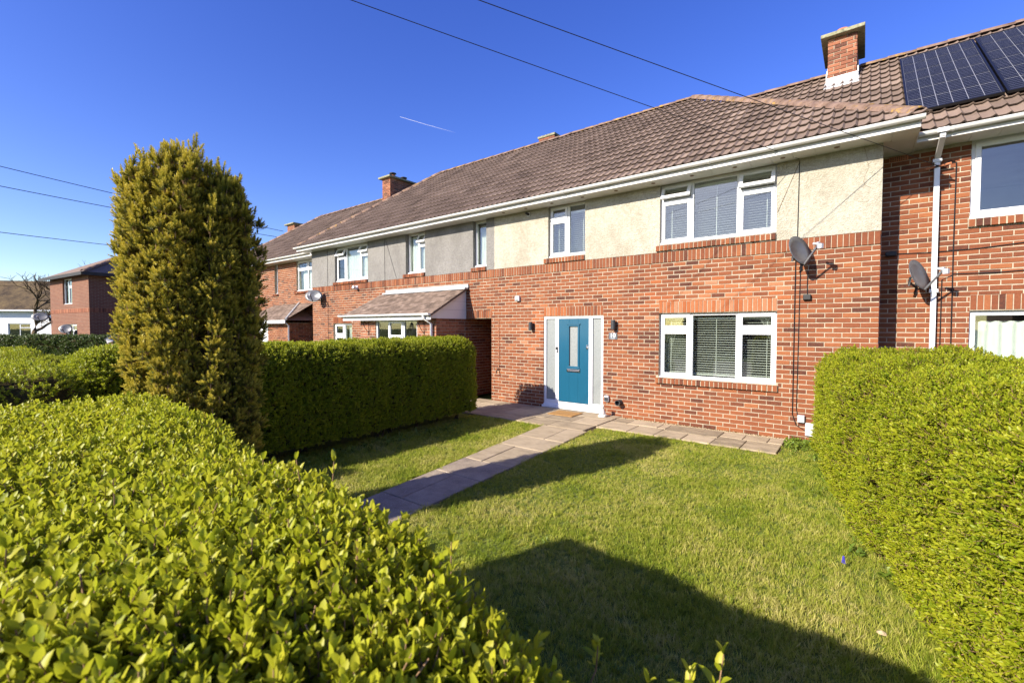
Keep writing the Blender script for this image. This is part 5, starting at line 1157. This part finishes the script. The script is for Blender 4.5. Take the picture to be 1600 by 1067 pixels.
m = MB(); m.box(wx_/2+.01, wx_/2+2.2, -1.6, 1.5, 2.0, 2.3); m.build('flat_roof', 'white_plastic', hf); MB().box(wx_/2+.02, wx_/2+2.0, -1.45, 1.4, 0, 1.998).build('lean_to_wall', 'far_brick', hf)
m = MB()
caps(hfr, (wx_/2+.3, -wy_/2-.3, 4.68), (wx_/2-3.0, 0, 7.24), 'hip_tile', .5, .14)
Bf = Matrix.Translation((cx_, cy_, 0)) @ Matrix.Rotation(rz_, 4, 'Z')
p_ = Bf @ Vector((-3.3, -wy_/2-.4, 2.45)); dish('grey satellite dish at the far corner of the end house', p_.x, p_.y, p_.z, 60, p_.y+.4, .40, .25)
p_ = Bf @ Vector((1.0, -wy_/2-.4, 1.75)); dish('pale satellite dish by the arched lower window of the end house', p_.x, p_.y, p_.z, 55, p_.y+.4, .30, .25, 'dish_grey')
simple_house('white_bungalow', 'white-walled house with mossy roof in the far distance', -74, -1, R(48), 26, 9, 3.6, 7.0, 'white_wall', 'moss_roof', [('f', -9, -7, .9, 2.2), ('f', -4, -2, .9, 2.2), ('f', 1, 3, .9, 2.2), ('f', 6, 8, .9, 2.2)], 2., .5, (5.5, .9))
simple_house('brick_house', 'brick house across the road mirrored in the front windows', -6, -36, R(180), 13, 8, 4.8, 8.0, 'far_brick', 'tile', [('f', -5, -3, 3, 4.4), ('f', 3, 5, 3, 4.4), ('f', -5, -3, .9, 2.2), ('f', 3, 5, .9, 2.2)], 4., .4, (3, .9))
simple_house('brick_house', 'second brick house across the road mirrored in the side windows', 14, -37, R(180), 13, 8, 4.8, 8.0, 'far_brick', 'tile', [('f', -5, -3, 3, 4.4), ('f', 3, 5, 3, 4.4), ('f', -5, -3, .9, 2.2), ('f', 3, 5, .9, 2.2)], 4., .4, (-3, .9))
# parked cars hidden low behind the hedge line are only glimpsed as glints: one pale car by the white house
def bare_tree(label, x, y, h, seed, spread=.55, r0=.16):
    r_ = random.Random(seed); root = base('bare_tree', (x, y, 0)); tag(root, label, 'tree'); tk_ = MB(); cr = MB()
    def grow(mb, p, d, L, rad, lv):
        if lv > 6 or rad < .004: return
        pts_ = [p]; dd = d.copy()
        for i in range(3):
            dd = (dd+Vector((r_.gauss(0, .13), r_.gauss(0, .13), r_.gauss(0, .08)+.03))).normalized(); pts_.append(pts_[-1]+dd*L/3)
        (tk_ if lv < 2 else cr).tube([tuple(q) for q in pts_], [rad, rad*.88, rad*.78, rad*.68], 5 if lv > 1 else 8, False)
        for i in range(3 if lv < 2 else r_.choice((2, 3, 3))):
            nd = (dd+Vector((r_.gauss(0, spread), r_.gauss(0, spread), r_.gauss(.08, spread*.6)))).normalized(); grow(mb, pts_[r_.choice((2, 3, 3))], nd, L*r_.uniform(.62, .85), rad*r_.uniform(.55, .7), lv+1)
    grow(tk_, Vector((x, y, -.1)), Vector((0, 0, 1)), h*.3, r0, 0); tk_.build('trunk', 'bark', root, True); tag(cr.build('crown', 'bark', root, True), kind='stuff')
bare_tree('leafless spreading tree in front of the white-walled house', -55, -3.2, 8.0, 3, .6, .2)
bare_tree('leafless brown tree over the mossy roof in the distance', -67, 1.8, 9.0, 9, .6, .2)
# ------------------------------------------------------------------ stooping person by the far hedge
def skin(name, J, E_, mat, parent, root):
    names = list(J); me = bpy.data.meshes.new(name); me.from_pydata([J[k][:3] for k in names], [(names.index(a), names.index(b)) for a, b in E_], []); me.materials.append(M[mat]); o_ = bpy.data.objects.new(name, me); link(o_, parent)
    md = o_.modifiers.new('skin', 'SKIN'); md.use_smooth_shade = True
    if not me.skin_vertices: 
        bm = bmesh.new(); bm.from_mesh(me); bm.verts.layers.skin.verify(); bm.to_mesh(me); bm.free()
    for i, k in enumerate(names): sv = me.skin_vertices[0].data[i]; sv.radius = (J[k][3], J[k][4] if len(J[k]) > 4 else J[k][3]); sv.use_root = (k == root)
    o_.modifiers.new('sub', 'SUBSURF').levels = 2; o_.modifiers['sub'].render_levels = 2; return o_
pe = empty('person', (-22.30, -4.15, -.06), R(-35)); pe.scale = (.9, .9, .9); tag(pe, 'grey-haired person in a dark jacket stooping beyond the hedges', 'person')
J = {'pel': (0, .12, .92, .15, .12), 'spi': (0, .0, 1.10, .14, .11), 'che': (0, -.16, 1.27, .16, .11), 'nec': (0, -.27, 1.37, .06), 'chi': (0, -.32, 1.42, .07, .08), 'hea': (0, -.36, 1.52, .085, .10), 'cro': (0, -.37, 1.60, .06, .07)}
E2 = [('pel', 'spi'), ('spi', 'che'), ('che', 'nec'), ('nec', 'chi'), ('chi', 'hea'), ('hea', 'cro')]
for s, n_ in ((-1, 'l'), (1, 'r')):
    J.update({'hip'+n_: (s*.10, .10, .86, .10), 'kne'+n_: (s*.12, .02, .48, .065), 'ank'+n_: (s*.12, .10, .09, .042), 'toe'+n_: (s*.14, -.08, .04, .04), 'sho'+n_: (s*.19, -.2, 1.31, .06), 'elb'+n_: (s*.25, -.32, 1.06, .045), 'wri'+n_: (s*.17, -.50, .92, .032), 'han'+n_: (s*.14, -.57, .86, .038, .02)})
    E2 += [('pel', 'hip'+n_), ('hip'+n_, 'kne'+n_), ('kne'+n_, 'ank'+n_), ('ank'+n_, 'toe'+n_), ('che', 'sho'+n_), ('sho'+n_, 'elb'+n_), ('elb'+n_, 'wri'+n_), ('wri'+n_, 'han'+n_)]
skin('body', J, E2, 'skin', pe, 'pel')
grow_ = lambda k, g: (*J[k][:3], *[v+g for v in J[k][3:]])
JK = {k: grow_(k, .025) for k in ('pel', 'spi', 'che', 'shol', 'shor', 'elbl', 'elbr', 'wril', 'wrir')}; skin('jacket', JK, [e for e in E2 if e[0] in JK and e[1] in JK], 'jacket', pe, 'pel')
TK = {k: grow_(k, .02) for k in ('pel', 'hipl', 'hipr', 'knel', 'kner', 'ankl', 'ankr')}; skin('trousers', TK, [e for e in E2 if e[0] in TK and e[1] in TK], 'trousers', pe, 'pel')
skin('hair', {'a': (0, -.30, 1.50, .07), 'b': (0, -.335, 1.585, .098, .11), 'c': (0, -.37, 1.635, .06)}, [('a', 'b'), ('b', 'c')], 'grey_hair', pe, 'b')
